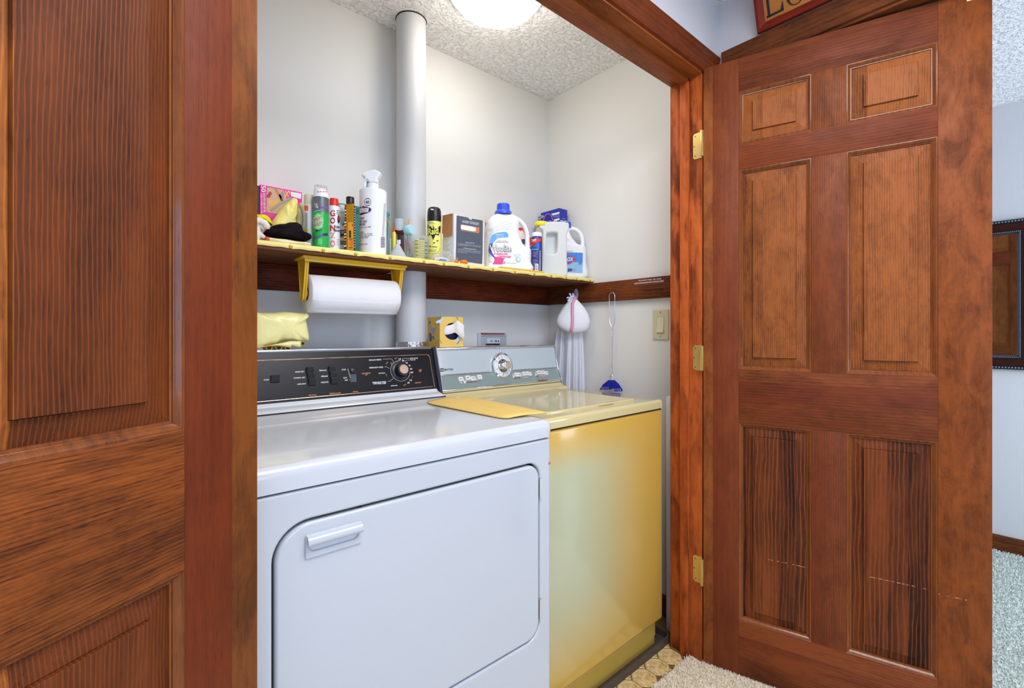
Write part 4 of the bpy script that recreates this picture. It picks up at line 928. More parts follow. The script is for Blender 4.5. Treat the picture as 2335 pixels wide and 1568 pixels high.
for s, x0, y0, x1, y1, h in (('SPRAY', 1128, 855, 1300, 770, 78), ('WASH', 1130, 955, 1302, 890, 90)):
    zl(pr, ZA, s, x0-4, y0+4, x1+5, y1+4, h+8, mp, 0, .05); zl(pr, ZA, s, x0, y0, x1, y1, h, c.mp(1, .0014), 1, .01)
zl(pr, ZA, 'MAX', 1182, 1035, 1300, 1005, 55, mp, 6, .02)
patch(pr, [ZA(*p) for p in ((1142, 1180), (1312, 1110), (1312, 1068), (1142, 1140))], mp, 2, 6, 1); patch(pr, [ZA(*p) for p in ((1312, 1110), (1412, 1105), (1412, 1055), (1312, 1068))], mp, 7, 6, 1)
patch(pr, [ZA(*p) for p in ((1212, 1285), (1305, 1285), (1305, 1165), (1222, 1160))], c.mp(1, .0006), 8, 6, 1)
pr.build('label_print', [M['wprint'], col('redp', (200, 30, 34)), col('violet_bar', (112, 84, 150), .5), col('pinkp', (220, 70, 110), .5), col('cyanp', (140, 200, 214), .5), col('palegreen', (140, 222, 150), .5), col('navyt', (38, 40, 62), .5), col('navy', (30, 36, 120), .5), col('green2', (90, 200, 110), .5)], o, smooth=0)
# --- white can with red cap
c = Cy(747, 776, 1.47); o = c.empty('spray_can', 'white stain remover can with a red cap and red vertical letters', 'can')
c.lathe([(.97, None), (1, 564), (1, 474), (.96, 471), (.8, 469)]).build('can_body', M['wplastic'], o)
c.lathe([(.72, 471), (.72, 453), (.66, 451.5), (0, 451)]).build('cap', col('red_cap', (226, 40, 34), .35), o)
pr = MB(); mp = c.mp(1, .0008)
for ch, y, h, m in (('G', 725, 125, 0), ('O', 870, 125, 0), ('N', 1015, 120, 0), ('Z', 1165, 125, 1), ('O', 1330, 130, 1)): zl(pr, ZA, ch, 1462, y, 1562, y-2, h, mp, m, .03)
zl(pr, ZA, 'STAIN', 1545, 960, 1650, 965, 50, mp, 2, .03); zl(pr, ZA, 'REMOVER', 1535, 1025, 1658, 1040, 48, mp, 2, .03)
zp(pr, ZA, ell(1632, 780, 26, 85, 16), mp, 2); zp(pr, ZA, ell(1635, 760, 16, 50, 14), c.mp(1, .0012), 0)
for i in range(4): zp(pr, ZA, ell(1588, 1180+i*35, 5, 5, 8), mp, 0); zl(pr, ZA, 'STAINS', 1603, 1195+i*35, 1645, 1197+i*35, 20, mp, 1, .02)
for y in (600, 632, 664): patch(pr, [ZA(*p) for p in ((1590, y+12), (1655, y+24), (1655, y+14), (1590, y+2))], mp, 2, 3, 1)
pr.build('label_print', [col('redp', (200, 30, 34)), col('palered', (230, 130, 120), .5), M['kprint']], o, smooth=0)
# --- teal bin behind
tb = thing('plastic_tub', 'teal plastic tub standing on the shelf behind the bottles', 'tub', (.61, 1.60, ZS)); W_ = .0
a = onY(768, 462, 1.57); b = onY(889, 482, 1.57); zt = a.z
L = [[Vector((x, y, z)) for x, y in rrect(a.x+g, b.x-g, 1.565+g*.3, 1.625-g*.3, .012, 5)] for z, g in ((ZS, .014), (ZS+.004, .012), (zt-.012, .001), (zt-.011, -.002), (zt-.002, -.002), (zt, 0), (zt, .004), (zt-.02, .006), (ZS+.01, .02))]
MB().loft(L).build('tub_wall', col('teal', (60, 156, 148), .35), tb, smooth=50)
vs, fs = solid2d([rrect(a.x+.02, b.x-.02, ZS+.02, zt-.03, .01)], .003, .001, 2); MB().add([Vector((v.x, 1.5655-v.z, v.y)) for v in vs], fs).build('raised_panel', col('teal2', (72, 168, 160), .35), tb)
# --- small white-capped teal bottle
c = Cy(771, 789, 1.50); o = c.empty('stain_bottle', 'small stain bottle with white cap between red-capped can and amber bottle', 'bottle')
c.lathe([(.95, None), (1, 565), (1, 492), (.9, 488), (.72, 484), (.72, 482)]).build('bottle_body', col('paleteal', (150, 190, 186), .3), o)
c.lathe([(.9, 483), (.9, 469), (.84, 467.5), (0, 467)]).build('cap', col('capwhite', (230, 222, 222), .35), o)
pr = MB(); mp = c.mp(); wrap(pr, c, 772, 788, 566, 512, 0); zl(pr, ZB, 'RPM', 0, 925, 60, 920, 48, c.mp(1, .0009), 1, .03); wrap(pr, c, 772, 788, 530, 526, 2, off=.0009); zl(pr, ZB, 'SPOT', -8, 1045, 55, 1040, 44, c.mp(1, .0009), 3, .03); wrap(pr, c, 772, 788, 541, 524, 4, off=.0007); zl(pr, ZB, 'REMOVER', -8, 1120, 55, 1112, 40, c.mp(1, .0009), 3, .03); wrap(pr, c, 774, 787, 558, 548, 5, off=.0007)
pr.build('label_print', [col('lblpale', (214, 222, 226), .5), col('crimson', (190, 26, 70), .5), col('blue1', (70, 110, 180), .5), col('yel2', (226, 206, 90), .5), M['kprint'], col('teal3', (60, 140, 140), .5)], o, smooth=0)
# --- amber bottle
c = Cy(786, 811, 1.435); o = c.empty('polish_bottle', 'flat amber liquid bottle with a black cap before the teal tub', 'bottle')
L = []
def fl(z, w_, d, r=.3): return [Vector((c.x+x*.76*1-y*(-.65) if 0 else c.x+(x*.8+y*.6)*1, c.y+(-x*.6+y*.8), z)) for x, y in rrect(-w_, w_, -d, d, min(w_, d)*.6, 4)]
R_ = c.r
for v, k in ((None, .95), (568, 1), (476, 1), (469, .96), (465, .72), (462, .70)): L.append(fl(ZS if v is None else c.z(v), R_*k, R_*.62*k))
amber = mat('amber_liquid', (206, 142, 22), .08, trans=.35, ior=1.4); MB().loft(L).build('bottle_body', amber, o, smooth=50)
c.lathe([(.76, 463), (.76, 449.5), (.70, 448), (0, 447.8)]).build('cap', M['black'], o)
pr = MB(); FN = Vector((-.6, -.8, 0)); FP = Vector((c.x, c.y, 0))+FN*(R_*.62+.0006); mp = lambda u, v: onP(u, v, FP, FN); mp2 = lambda u, v: onP(u, v, FP+FN*.0004, FN)
patch(pr, [ZB(*p) for p in ((92, 1285), (170, 1290), (172, 862), (92, 862))], mp, 0, 1, 1); zp(pr, ZB, [(108, 1180), (122, 1150), (160, 1145), (172, 1190), (165, 1230), (115, 1228)], mp2, 1)
patch(pr, [ZB(*p) for p in ((108, 1100), (140, 1105), (140, 990), (108, 990))], mp2, 2, 1, 1); zp(pr, ZB, ell(160, 905, 9, 22, 10), mp2, 3)
for y in (1110, 1130, 1245, 1262): patch(pr, [ZB(*p) for p in ((105, y+8), (165, y+8), (165, y), (105, y))], mp2, 2, 1, 1)
patch(pr, [ZB(*p) for p in ((28, 1300), (68, 1285), (62, 600), (44, 598))], mp, 2, 1, 4)
for i in range(14): y = 620+i*46; patch(pr, [ZB(*p) for p in ((40-i*.8, y+26), (64, y+22), (64, y), (40-i*.8, y+6))], mp2, (3, 4, 5, 1)[i % 4], 1, 1)
patch(pr, [ZB(*p) for p in ((186, 1300), (206, 1310), (200, 610), (184, 605))], mp, 2, 1, 4)
for i in range(16): y = 640+i*40; patch(pr, [ZB(*p) for p in ((188, y+14), (202, y+16), (202, y+4), (188, y+2))], mp2, 4, 1, 1)
pr.build('label_print', [col('amberlab', (226, 158, 30), .4), col('orangeblob', (226, 110, 40), .5), col('darkbrown', (62, 40, 22), .5), col('redp', (200, 30, 34)), col('lblpale', (214, 222, 226)), col('yel2', (226, 206, 90))], o, smooth=0)
# --- carpet spot remover, white bottle with trigger
c = Cy(819.5, 882, 1.442); o = c.empty('trigger_bottle', 'tall white carpet spot remover bottle with trigger sprayer head', 'bottle')
c.lathe([(.95, None), (.985, 572), (.995, 440), (1, 438), (1.0, 433), (.95, 431), (.45, 430), (.4, 429)], 48).build('bottle_body', M['wplastic'], o)
c.lathe([(.40, 431), (.40, 416), (.36, 414), (0, 413.5)]).build('collar', M['wplastic'], o)
TD = Vector((.8, -.6, 0))
TP = Vector((c.x, c.y, 0)); TN = Vector((-.6, -.8, 0))
tp = [ZB(*p) for p in ((330, 110), (520, 62), (612, 108), (600, 150), (560, 200), (560, 262), (440, 262), (400, 230), (375, 345), (345, 345), (362, 250), (365, 180), (322, 160))]
tps = [(((onP(u, v, TP, TN)-TP).dot(TD)), onP(u, v, TP, TN).z) for u, v in tp]
vs, fs = solid2d([tps], .032, .005, 3); MB().add([TP+TD*v.x+Vector((0, 0, v.y))+TN*v.z for v in vs], fs).build('trigger_head', M['wplastic'], o)
pr = MB(); mp = c.mp(1, .0006); mp2 = c.mp(1, .0011); mp3 = c.mp(1, .0015)
for i in range(20): q = R(18*i); x = 398+50*math.cos(q); y = 548+58*math.sin(q); patch(pr, [ZB(*p) for p in ((x-4, y+6), (x+4, y+6), (x+4, y-6), (x-4, y-6))], mp, 0, 1, 1)
zl(pr, ZB, '40', 365, 575, 425, 575, 50, mp, 0, .02); zl(pr, ZB, 'OVER', 370, 505, 425, 503, 14, mp, 0); zl(pr, ZB, 'YEARS', 365, 604, 425, 606, 12, mp, 0)
zp(pr, ZB, [(275, 625), (320, 612), (390, 620), (440, 642), (458, 668), (440, 695), (390, 722), (320, 745), (275, 757), (275, 700)], mp, 1)
patch(pr, [ZB(*p) for p in ((276, 722), (408, 704), (415, 635), (278, 648))], mp2, 2, 5, 1); zl(pr, ZB, 'LEX', 300, 716, 405, 702, 56, mp3, 0, .035)
zl(pr, ZB, 'LEX', 304, 713, 402, 701, 48, c.mp(1, .0019), 2, .0)
for s, x0, y0, x1, y1, h in (('STANT', 272, 822, 348, 815, 34), ('RPET SPOT', 272, 872, 390, 868, 36), ('MOVER', 272, 915, 362, 910, 34), ("hes To Your Stains", 272, 955, 450, 940, 20), ('REMOVES:', 275, 1026, 340, 1022, 14), ('COFFEE . INK . RED WINE', 275, 1050, 468, 1045, 13), ('BLOOD . FOOD . COSMETICS', 275, 1072, 482, 1068, 13), ('PET ACCIDENTS', 275, 1094, 422, 1090, 13), ('AND MUCH MORE', 275, 1114, 402, 1110, 13), ('FL OZ (1 QT.)', 268, 1225, 395, 1215, 28)): zl(pr, ZB, s, x0, y0, x1, y1, h, mp, 0, .015)
zp(pr, ZB, ell(293, 1147, 5, 7, 10), mp, 0)
for i in range(26): y = 575+i*20; x = 668-i*1.2; patch(pr, [ZB(*p) for p in ((x-16, y+9), (x+14, y+4), (x+14, y), (x-16, y+4))], mp, 0, 3, 1)
for i in range(11): y = 1095+i*15; patch(pr, [ZB(*p) for p in ((602, y+9), (666, y+6), (666, y-1), (602, y+2))], mp, 1, 5, 1)
pr.build('label_print', [col('purpleink', (66, 34, 70), .5), col('purple', (88, 30, 98), .5), M['wprint']], o, smooth=0)
# --- bottle brush with orange handle
q = [onY(*ZB(*p), 1.50) for p in ((688, 790), (760, 950), (835, 1110))]
br = thing('amber_stick', 'thin amber stick leaning by the spot remover bottle', 'stick', (q[2].x, 1.50, ZS))
q2 = q+[onY(*ZB(850, 1150), 1.50)]; q2[-1] = Vector((q2[-1].x+.015, 1.50, ZS+.001)); MB().tube(q2, .0021, 8).build('stick_rod', col('amberstick', (206, 140, 40), .3), br)
# --- little tube with red cap
c = Cy(894, 903, 1.49); o = c.empty('glue_tube', 'small yellow tube with a red cap beside the amber stick', 'tube')
c.lathe([(.9, None), (1, 566), (1, 531), (.6, 528)], 16).build('tube_body', col('tubeyel', (226, 206, 70), .4), o); c.lathe([(.55, 529), (.55, 522), (.4, 520.5), (0, 520.3)], 16).build('cap', col('red_cap', (226, 40, 34)), o)
c = Cy(886.5, 893.5, 1.50); o = c.empty('pill_vial', 'small pale blue-grey vial beside the yellow tube', 'vial')
c.lathe([(.95, None), (1, 566), (1, 545), (.95, 543), (0, 542.8)], 16).build('vial_body', col('vial', (150, 186, 190), .3), o)
# --- brown square bottle with a tall clear measuring cap
c = Cy(903, 921, 1.512); o = c.empty('brown_bottle', 'dark brown angular bottle under a clear ribbed cup', 'bottle')
def sqp(z, w_, tw=0, dx=0): return [Vector((c.x+dx+x*.85+y*.5, c.y-x*.5+y*.85, z)) for x, y in rrect(-w_, w_, -w_*.8, w_*.8, w_*.25, 3)]
MB().loft([sqp(z, w_, dx=d_) for z, w_, d_ in ((ZS, .011, .006), (c.z(535), .0105, .003), (c.z(532), .014, 0), (c.z(526), .0155, -.002), (c.z(525), .014, -.002))]).build('bottle_body', col('brownplastic', (62, 26, 28), .25), o, smooth=40)
q = onY(*ZB(905, 1190), 1.49); MB().box(q.x-.0025, q.x+.003, 1.4935, 1.4960, c.z(558), c.z(548)).build('label', M['wprint'], o)
mb = MB(); n = 40
lp = []
for z, r_ in ((c.z(526), .0125), (c.z(500), .0152), (c.z(499), .0150)): lp.append([Vector((c.x-.003+(r_+.0006*(j % 2))*math.cos(2*math.pi*j/n), c.y+(r_+.0006*(j % 2))*math.sin(2*math.pi*j/n), z)) for j in range(n)])
mb.loft(lp); mb.build('ribbed_cup', mat('frosted_cup', (226, 232, 236), .3, trans=.4, ior=1.2, alpha=.9), o, smooth=10)
# --- blue foam disc brush with orange handle
P = onY(*ZB(1085, 975), 1.475); a = thing('foam_brush', 'round pale blue foam pad with orange knob leaning by the measuring cup', 'brush', (P.x, 1.478, ZS))
DN = Vector((.45, -.85, .10)).normalized(); X = Matrix.Translation(P) @ DN.to_track_quat('Z', 'Y').to_matrix().to_4x4()
foam = col('foam_blue', (170, 218, 232), .7); MB().lathe(0, 0, [(.0165, -.026), (.0180, -.023), (.0180, -.002), (.0165, .0)], 36, X=X).build('foam_pad', foam, a, smooth=40)
q0 = onY(*ZB(1050, 820), 1.50); q1 = Vector((P.x-.004, 1.492, P.z+.014)); MB().tube([q0+Vector((0, 0, .0015)), q0, q1], [.0025, .0032, .0028], 10).build('handle', col('orangeknob', (226, 150, 30), .4), a)
MB().tube([Vector((P.x-.004, 1.486, P.z-.01)), Vector((P.x-.008, 1.490, ZS+.03)), Vector((P.x-.009, 1.492, ZS+.001))], [.007, .0065, .006], 12).build('shaft', mat('blue_clear', (170, 206, 220), .2, trans=.3, alpha=.9), a)
# --- funnel upside down
c = Cy(885.5, 928.5, 1.418); o = c.empty('funnel', 'small clear plastic funnel standing mouth down at the shelf edge', 'funnel')
fun = mat('funnel_plastic', (226, 230, 234), .15, trans=.45, ior=1.2, alpha=.85)
c.lathe([(1, None), (.985, 584), (.22, 556), (.15, 554), (.12, 545), (.10, 545), (.13, 554.5), (.20, 557), (.95, 585)], 40, cap=False).build('funnel_cone', fun, o, smooth=50)
# --- measuring cup
c = Cy(932, 981, 1.452); o = c.empty('measuring_cup', 'clear plastic measuring cup with printed scale left of the insect spray', 'measuring cup')
cu_ = mat('cup_plastic', (236, 238, 234), .08, trans=.85, ior=1.2, alpha=.55)
c.lathe([(.80, None), (.82, 590), (1.0, 538), (.97, 538), (.79, 588)], 40, cap=False).build('cup_wall', cu_, o, smooth=50)
MB().lathe(c.x, c.y, [(c.r*.78, ZS+.001), (c.r*.80, ZS+.003)], 32).build('cup_base', cu_, o)
MB().lathe(c.x-.001, c.y+.001, [(c.r*.42, ZS+.004), (c.r*.5, c.z(548)), (c.r*.42, c.z(545))], 24).build('yellow_insert', col('insert_yellow', (232, 230, 140), .6), o)
pr = MB(); mp = lambda u, v: onC(u, v, c.x, c.y, c.r*(.80+.2*(590-v)/52)+.0006)
zl(pr, ZB, 'METRIC', 1200, 1135, 1282, 1138, 18, mp, 0, .02)
for i, (t1_, t2_) in enumerate((('250', None), (None, '225'), ('200', None), (None, '175'), ('150', None), (None, '125'), ('100', None), (None, '75'), ('50', None), (None, '25'))):
    y = 1150+i*28.5; 
    if t1_: zl(pr, ZB, t1_, 1130+i*2, y+8, 1184, y+8, 20, mp, 0, .02)
    if t2_: zl(pr, ZB, t2_, 1282, y+8, 1322, y+12, 18, mp, 0, .02)
    patch(pr, [ZB(*p) for p in ((1195, y+5), (1268, y+8), (1268, y+3), (1195, y))], mp, 0, 3, 1)
for i in range(7): y = 1150+i*24; zl(pr, ZB, ('1 CUP', '7/8', '3/4', '2/3', '1/2', '3/8', '1/4')[i], 985, y+12, 1040, y+4, 16, mp, 1, .02)
pr.build('scale_print', [M['kprint'], col('redp', (200, 30, 34))], o, smooth=0)
# --- insect spray
c = Cy(974, 1006.5, 1.468); o = c.empty('insect_spray', 'yellow insect spray can with black cap beside the pipe', 'can')
c.lathe([(.97, None), (1, 574), (1, 507), (.99, 505)]).build('can_body', col('spray_yellow', (236, 230, 118), .35), o)
c.lathe([(.98, 506), (.99, 492), (.95, 480), (.86, 474.5), (.7, 472), (0, 471.5)]).build('cap', M['black'], o)
pr = MB(); mp = c.mp(1, .0006); mp2 = c.mp(1, .0011); mp3 = c.mp(1, .0016)
zp(pr, Z2, [(446, 330), (500, 345), (575, 350), (583, 355), (580, 420), (560, 450), (512, 478), (500, 480), (450, 455)], mp, 0)
zl(pr, Z2, 'Raid', 445, 452, 562, 440, 74, mp2, 0, .06, 82); zl(pr, Z2, 'Raid', 447, 448, 558, 434, 68, mp3, 1, .025, 76)
zp(pr, Z2, [(497, 458), (515, 462), (505, 478), (512, 480), (498, 508), (500, 486), (492, 482)], mp2, 0)
for x, y in ((512, 530), (548, 508)): zp(pr, Z2, [(x-16, y+4), (x, y-8), (x+16, y), (x+4, y+6)], mp, 0)
zl(pr, Z2, 'Johnson', 448, 314, 500, 318, 12, mp, 2, .01); zl(pr, Z2, 'A Family Company', 452, 326, 530, 330, 8, mp, 0)
zl(pr, Z2, 'Kills Insects', 450, 575, 545, 582, 20, mp, 0, .01); zl(pr, Z2, 'KILLS ANTS, ROACHES,', 452, 605, 540, 612, 9, mp, 0, .01); zl(pr, Z2, 'SPIDERS & FLIES', 452, 620, 532, 627, 9, mp, 0, .01)
for i in range(14): a = R(-10+200*i/14); b = R(-10+200*(i+1)/14); line(pr, [Z2(500+75*math.cos(a), 595+50*math.sin(a)), Z2(500+75*math.cos(b), 595+50*math.sin(b))], .5, mp, 0)
pr.build('label_print', [M['kprint'], col('raidyel', (240, 238, 100), .5), col('navy', (30, 36, 120))], o, smooth=0)
pr = MB(); q = c.mp(.985, .0006); patch(pr, [Z2(*p) for p in ((475, 180), (508, 182), (508, 168), (475, 166))], q, 0, 3, 1); pr.build('cap_slot', M['wprint'], o, smooth=0)
# --- clear bag with white bits
bg = lump('plastic_bag', [Z2(*p) for p in ((470, 700), (480, 670), (530, 645), (600, 625), (640, 612), (680, 640), (700, 680), (755, 700), (740, 735), (690, 752), (600, 748), (500, 735))], 1.416, .036, M['bagclear'], 'crumpled clear plastic bag holding small white pieces at the shelf edge', 'bag', amp=.005, seed=21)
q = onY(*Z2(600, 715), 1.43); MB().tube([Vector((q.x-.035, 1.43, ZS+.010)), Vector((q.x, 1.428, ZS+.013)), Vector((q.x+.035, 1.425, ZS+.009))], [.008, .010, .007], 12).build('white_tube', M['wplastic'], bg)
q = onY(*Z2(605, 735), 1.403); MB().tube([Vector((q.x-.012, 1.402, ZS+.006)), Vector((q.x+.012, 1.402, ZS+.006))], .0045, 10).build('blue_bit', col('bluebit', (90, 150, 210), .4), bg)
# --- orange pieces
for k, (x0, x1, y0) in enumerate(((715, 775, 755), (790, 872, 748))):
    a = onY(*Z2(x0, y0), 1.402); b = onY(*Z2(x1, y0), 1.402); m_ = (a+b)/2; rx = (b.x-a.x)/2; mb = MB(); zr = (.0065, .0085)[k]
    mb.loft([[Vector((m_.x+rx*math.cos(ph_)*math.cos(q), 1.404+.013*math.cos(ph_)*math.sin(q), ZS+zr*(1+math.sin(ph_))+ (0.001*math.sin(3*q) if abs(ph_) < 1 else 0))) for q in [R(20*j) for j in range(18)]] for ph_ in [R(-85+17*i) for i in range(11)]])
    tag(mb.build('orange_clip', col('orange_plastic', (240, 124, 24), .3), smooth=60), ('small flat orange plastic piece next to the clear bag', 'larger rounded orange plastic piece in front of the grey detergent box')[k], 'plastic piece', 'orange plastic pieces')
# --- detergent box
bl = onZ(1035, 599.5, ZS); brr = onZ(1104, 610.8, ZS); D = (brr-bl).normalized(); Nn = Vector((D.y, -D.x, 0)); zt = H+(V0-486)/F*bl.dot(fw); dp = .056
bx = thing('detergent_box', 'opened grey and white laundry detergent box with a torn brown flap', 'box', (bl+D*.08-Nn*dp/2))
Wd = (brr-bl).length
vs, fs = solid2d([[(0, 0), (Wd, 0), (Wd, zt-ZS), (Wd*.62, zt-ZS), (Wd*.60, zt-ZS-.006), (Wd*.55, zt-ZS-.009), (Wd*.50, zt-ZS-.006), (Wd*.48, zt-ZS), (0, zt-ZS)]], .0016, 0, 0)
zs_ = Vector((0, 0, 1))
def face(P, Dx, Nx, vs): return [P+Dx*v.x+zs_*v.y+Nx*v.z for v in vs]
hw_ = Z2  # shorthand
MB().add(face(Vector((bl.x, bl.y, ZS))-Nn*.001, D, Nn, vs), fs).build('front_panel', M['cardw'], bx, smooth=0)
fb = MB(); P = Vector((bl.x, bl.y, ZS))
for (p0, p1) in ((P-Nn*dp, P-Nn*.002), (P+D*Wd-Nn*dp, P+D*Wd-Nn*.002), (P-Nn*dp, P+D*Wd-Nn*dp)):
    d_ = (p1-p0).normalized(); n_ = Vector((d_.y, -d_.x, 0))*.0008; hh = Vector((0, 0, zt-ZS-.001))
    fb.add([p0-n_, p1-n_, p1+n_, p0+n_, p0-n_+hh, p1-n_+hh, p1+n_+hh, p0+n_+hh], [(3, 2, 1, 0), (4, 5, 6, 7), (0, 1, 5, 4), (1, 2, 6, 5), (2, 3, 7, 6), (3, 0, 4, 7)])
fb.build('side_panel', M['cardw'], bx, smooth=0)
fl_ = MB(); a = P-Nn*.004+zs_*(zt-ZS); b = P-Nn*(dp)+zs_*(zt-ZS); n_ = -D
q = [a+n_*.0015, b+n_*.0015, b+n_*.004-zs_*.066, b.lerp(a, .12)+n_*.005-zs_*.066, b.lerp(a, .2)+n_*.008-zs_*.082, a+n_*.004-zs_*.080]
fl_.add(q+[p+n_*.0015 for p in q], [(0, 1, 2, 3, 4, 5), (11, 10, 9, 8, 7, 6)]+[(i, (i+1) % 6, (i+1) % 6+6, i+6) for i in range(6)]); fl_.build('flap', M['card'], bx, smooth=0)
pr = MB(); FP = P+Nn*.0004; mp = lambda u, v: onP(u, v, FP, Nn); mp2 = lambda u, v: onP(u, v, FP+Nn*.0004, Nn); mp3 = lambda u, v: onP(u, v, FP+Nn*.0008, Nn)
poly(pr, [ZD(*p) for p in ((405, 1170), (415, 900), (418, 600), (424, 350), (435, 338), (640, 378), (665, 410), (700, 425), (716, 398), (905, 432), (918, 450), (915, 700), (912, 1000), (905, 1240), (895, 1252), (650, 1218), (420, 1190))], mp, 0)
zl(pr, ZD, 'LAUNDRY DETERGENT', 528, 472, 845, 528, 50, mp2, 1, .0)
poly(pr, [ZD(*p) for p in rrect(495, 850, 515, 640, 22, 3)] if 0 else [ZD(*p) for p in ((495, 520), (505, 502), (840, 562), (852, 580), (848, 660), (835, 675), (510, 622), (497, 600))], mp2, 2)
poly(pr, [ZD(*p) for p in ((505, 530), (520, 515), (700, 545), (785, 570), (785, 630), (740, 640), (520, 600), (505, 585))], mp3, 1)
zl(pr, ZD, 'SMELLS LIKE HAPPY TIME', 592, 855, 752, 868, 15, mp2, 1, .02); zl(pr, ZD, 'ES THREE FOIS PLUS DE LINGE', 555, 960, 788, 988, 15, mp2, 1, .02)
for i in range(4): zl(pr, ZD, ('It is a detergent that works great in all machines and water', 'so every load of laundry comes out clean, bright and fresh', 'and free of dyes and harsh ingredients for the whole home', 'and easy to use')[i], 445, 862+i*14, (882, 880, 862, 620)[i], (918, 936, 942, 918)[i]-i*1.5, 9, mp2, 1, .0)
for i in range(5): zl(pr, ZD, ('Un detergent qui lave bien dans toutes les machines', 'pour que chaque brassee soit propre et fraiche et', 'sans colorants et sans ingredients nuisibles pour la', 'maison et la famille entiere et tout le linge', 'et facile')[i], 445, 965+i*16, (880, 868, 868, 868, 620)[i], (1020, 1028, 1044, 1060, 1050)[i], 9, mp2, 1, .0)
zl(pr, ZD, 'nature', 610, 770, 740, 790, 16, mp2, 3, -.01); zl(pr, ZD, 'freshness', 615, 1125, 735, 1142, 14, mp2, 3, -.01)
pr.build('front_print', [M['slate'], M['wprint'], col('cardhole', (200, 128, 84), .6), col('dimgrey', (112, 118, 122), .5)], bx, smooth=0)
pr = MB(); SP = P-D*.0010; 
for i in range(14):
    y = 780+i*24; patch(pr, [ZD(*p) for p in ((150, y+18), (290-(i % 4)*14, y+4), (290-(i % 4)*14, y), (150, y+13))], lambda u, v: onP(u, v, SP, D), 0, 1, 1)
pr.build('side_print', col('fine_print', (96, 98, 104)), bx, smooth=0)
# --- jug maker
def jug(name, label, cat, zz, out, hole, ang, Y, thick, bev, m, um, handle=None):
    d = ray(um, V0); t = Y/d.y; P = Vector((d.x*t, Y, 0)); D = Vector((math.cos(R(ang)), math.sin(R(ang)), 0)); N = Vector((D.y, -D.x, 0))
    def pc(p): q = onP(*zz(*p), P, N); return ((q-P).dot(D), q.z)
    o2 = [pc(p) for p in out]; zm = min(z for s, z in o2); zM = max(z for s, z in o2)
    fix = lambda L: [(s, ZS+(z-zm)*(zM-ZS)/(zM-zm)) for s, z in L]
    o3 = smoothpoly(fix(o2), 4); th = thing(name, label, cat, (P.x, P.y, ZS))
    def ext(z):
        xs = []
        for k_ in range(len(o3)):
            (a0, b0), (a1, b1) = o3[k_], o3[(k_+1) % len(o3)]
            if (b0-z)*(b1-z) <= 0 and b0 != b1: xs.append(a0+(a1-a0)*(z-b0)/(b1-b0))
        return (min(xs), max(xs)) if xs else None
    if hole:
        fx = fix([pc(p) for p in hole]); vs, fs = solid2d([o3, smoothpoly(fx, 3)[::-1]], thick, bev, 5)
        MB().add([P+D*v.x+Vector((0, 0, max(v.y, ZS)))+N*v.z for v in vs], fs).build('jug_body', m, th, smooth=60)
        hx = [q_[0] for q_ in fx]; hz = [q_[1] for q_ in fx]; g_ = MB(); g_.add([P+D*a_+Vector((0, 0, b_))+N*c_ for c_ in (-thick*.22, -thick*.16) for a_, b_ in ((min(hx)-.002, min(hz)-.002), (max(hx)+.002, min(hz)-.002), (max(hx)+.002, max(hz)+.002), (min(hx)-.002, max(hz)+.002))], [(0, 1, 2, 3), (4, 5, 6, 7), (0, 1, 5, 4), (1, 2, 6, 5), (2, 3, 7, 6), (3, 0, 4, 7)]); g_.build('grip_wall', m, th, smooth=0)
    else:
        L = []; top_ = max(b_ for a_, b_ in o3); nz = 60
        for k_ in range(nz+1):
            f_ = k_/nz; z = ZS+.0012+(top_-ZS-.0024)*f_; e_ = ext(z); 
            if not e_: continue
            s0, s1 = e_; ins = .004*(1-min(1, (z-ZS)/.005))**.5 if z-ZS < .005 else 0
            zt2 = (top_-z); td = thick/2*(1 if zt2 > .045 else max(.42, math.sin(math.acos(1-min(1, zt2/.045)))**.8)); s0 += ins; s1 -= ins; td -= ins
            w_ = (s1-s0)/2; td = min(td, max(w_, .012)); r_ = min(td, w_)*bev
            L.append([P+D*(x_+(s0+s1)/2)+N*y_+Vector((0, 0, z if k_ else ZS)) for x_, y_ in rrect(-w_, w_, -td, td, r_, 7)])
        MB().loft(L).build('jug_body', m, th, smooth=50)
    if handle:
        hp, hr = handle; hp = smoothpoly(hp, 4)[:-12+0] if 0 else hp; q_ = [onP(*zz(*p), P, N) for p in hp]; kk = P.dot(fw)/F*(zz(1, 0)[0]-zz(0, 0)[0])
        q2 = []
        for i in range(len(q_)-1):
            p0, p1, p2, p3 = q_[max(i-1, 0)], q_[i], q_[i+1], q_[min(i+2, len(q_)-1)]
            for s_ in range(4):
                t_ = s_/4; q2.append(.5*((2*p1)+(-p0+p2)*t_+(2*p0-5*p1+4*p2-p3)*t_*t_+(-p0+3*p1-3*p2+p3)*t_**3))
        q2.append(q_[-1]); MB().tube(q2, hr*kk, 16).build('handle', m, th, smooth=60)
    return th, P, D, N
WO = [(945, 1300), (950, 1220), (965, 1000), (985, 760), (1004, 650), (985, 600), (992, 480), (1040, 400), (1110, 345), (1180, 318), (1300, 312), (1440, 322), (1530, 370), (1580, 450), (1575, 560), (1572, 660), (1605, 780), (1650, 880), (1700, 930), (1790, 965), (1800, 1060), (1796, 1200), (1790, 1370), (945, 1370)]
WH = [(1572, 660), (1592, 605), (1645, 585), (1690, 630), (1712, 740), (1716, 860), (1690, 905), (1650, 880), (1605, 780), (1580, 710)]
th, P, D, N = jug('detergent_jug', 'large white laundry detergent jug with a blue cap and pink label print', 'jug', ZD, WO, None, -27, 1.478, .078, .62, M['wplastic'], 1155, ([(1450, 370), (1550, 405), (1640, 470), (1710, 570), (1745, 690), (1755, 830), (1757, 960), (1745, 1040)], 44))
um, vm = ZD(1300, 300); q = onP(um, vm, P, N); rr = 1/F*P.dot(fw)*math.cos(math.atan((um-U0)/F))
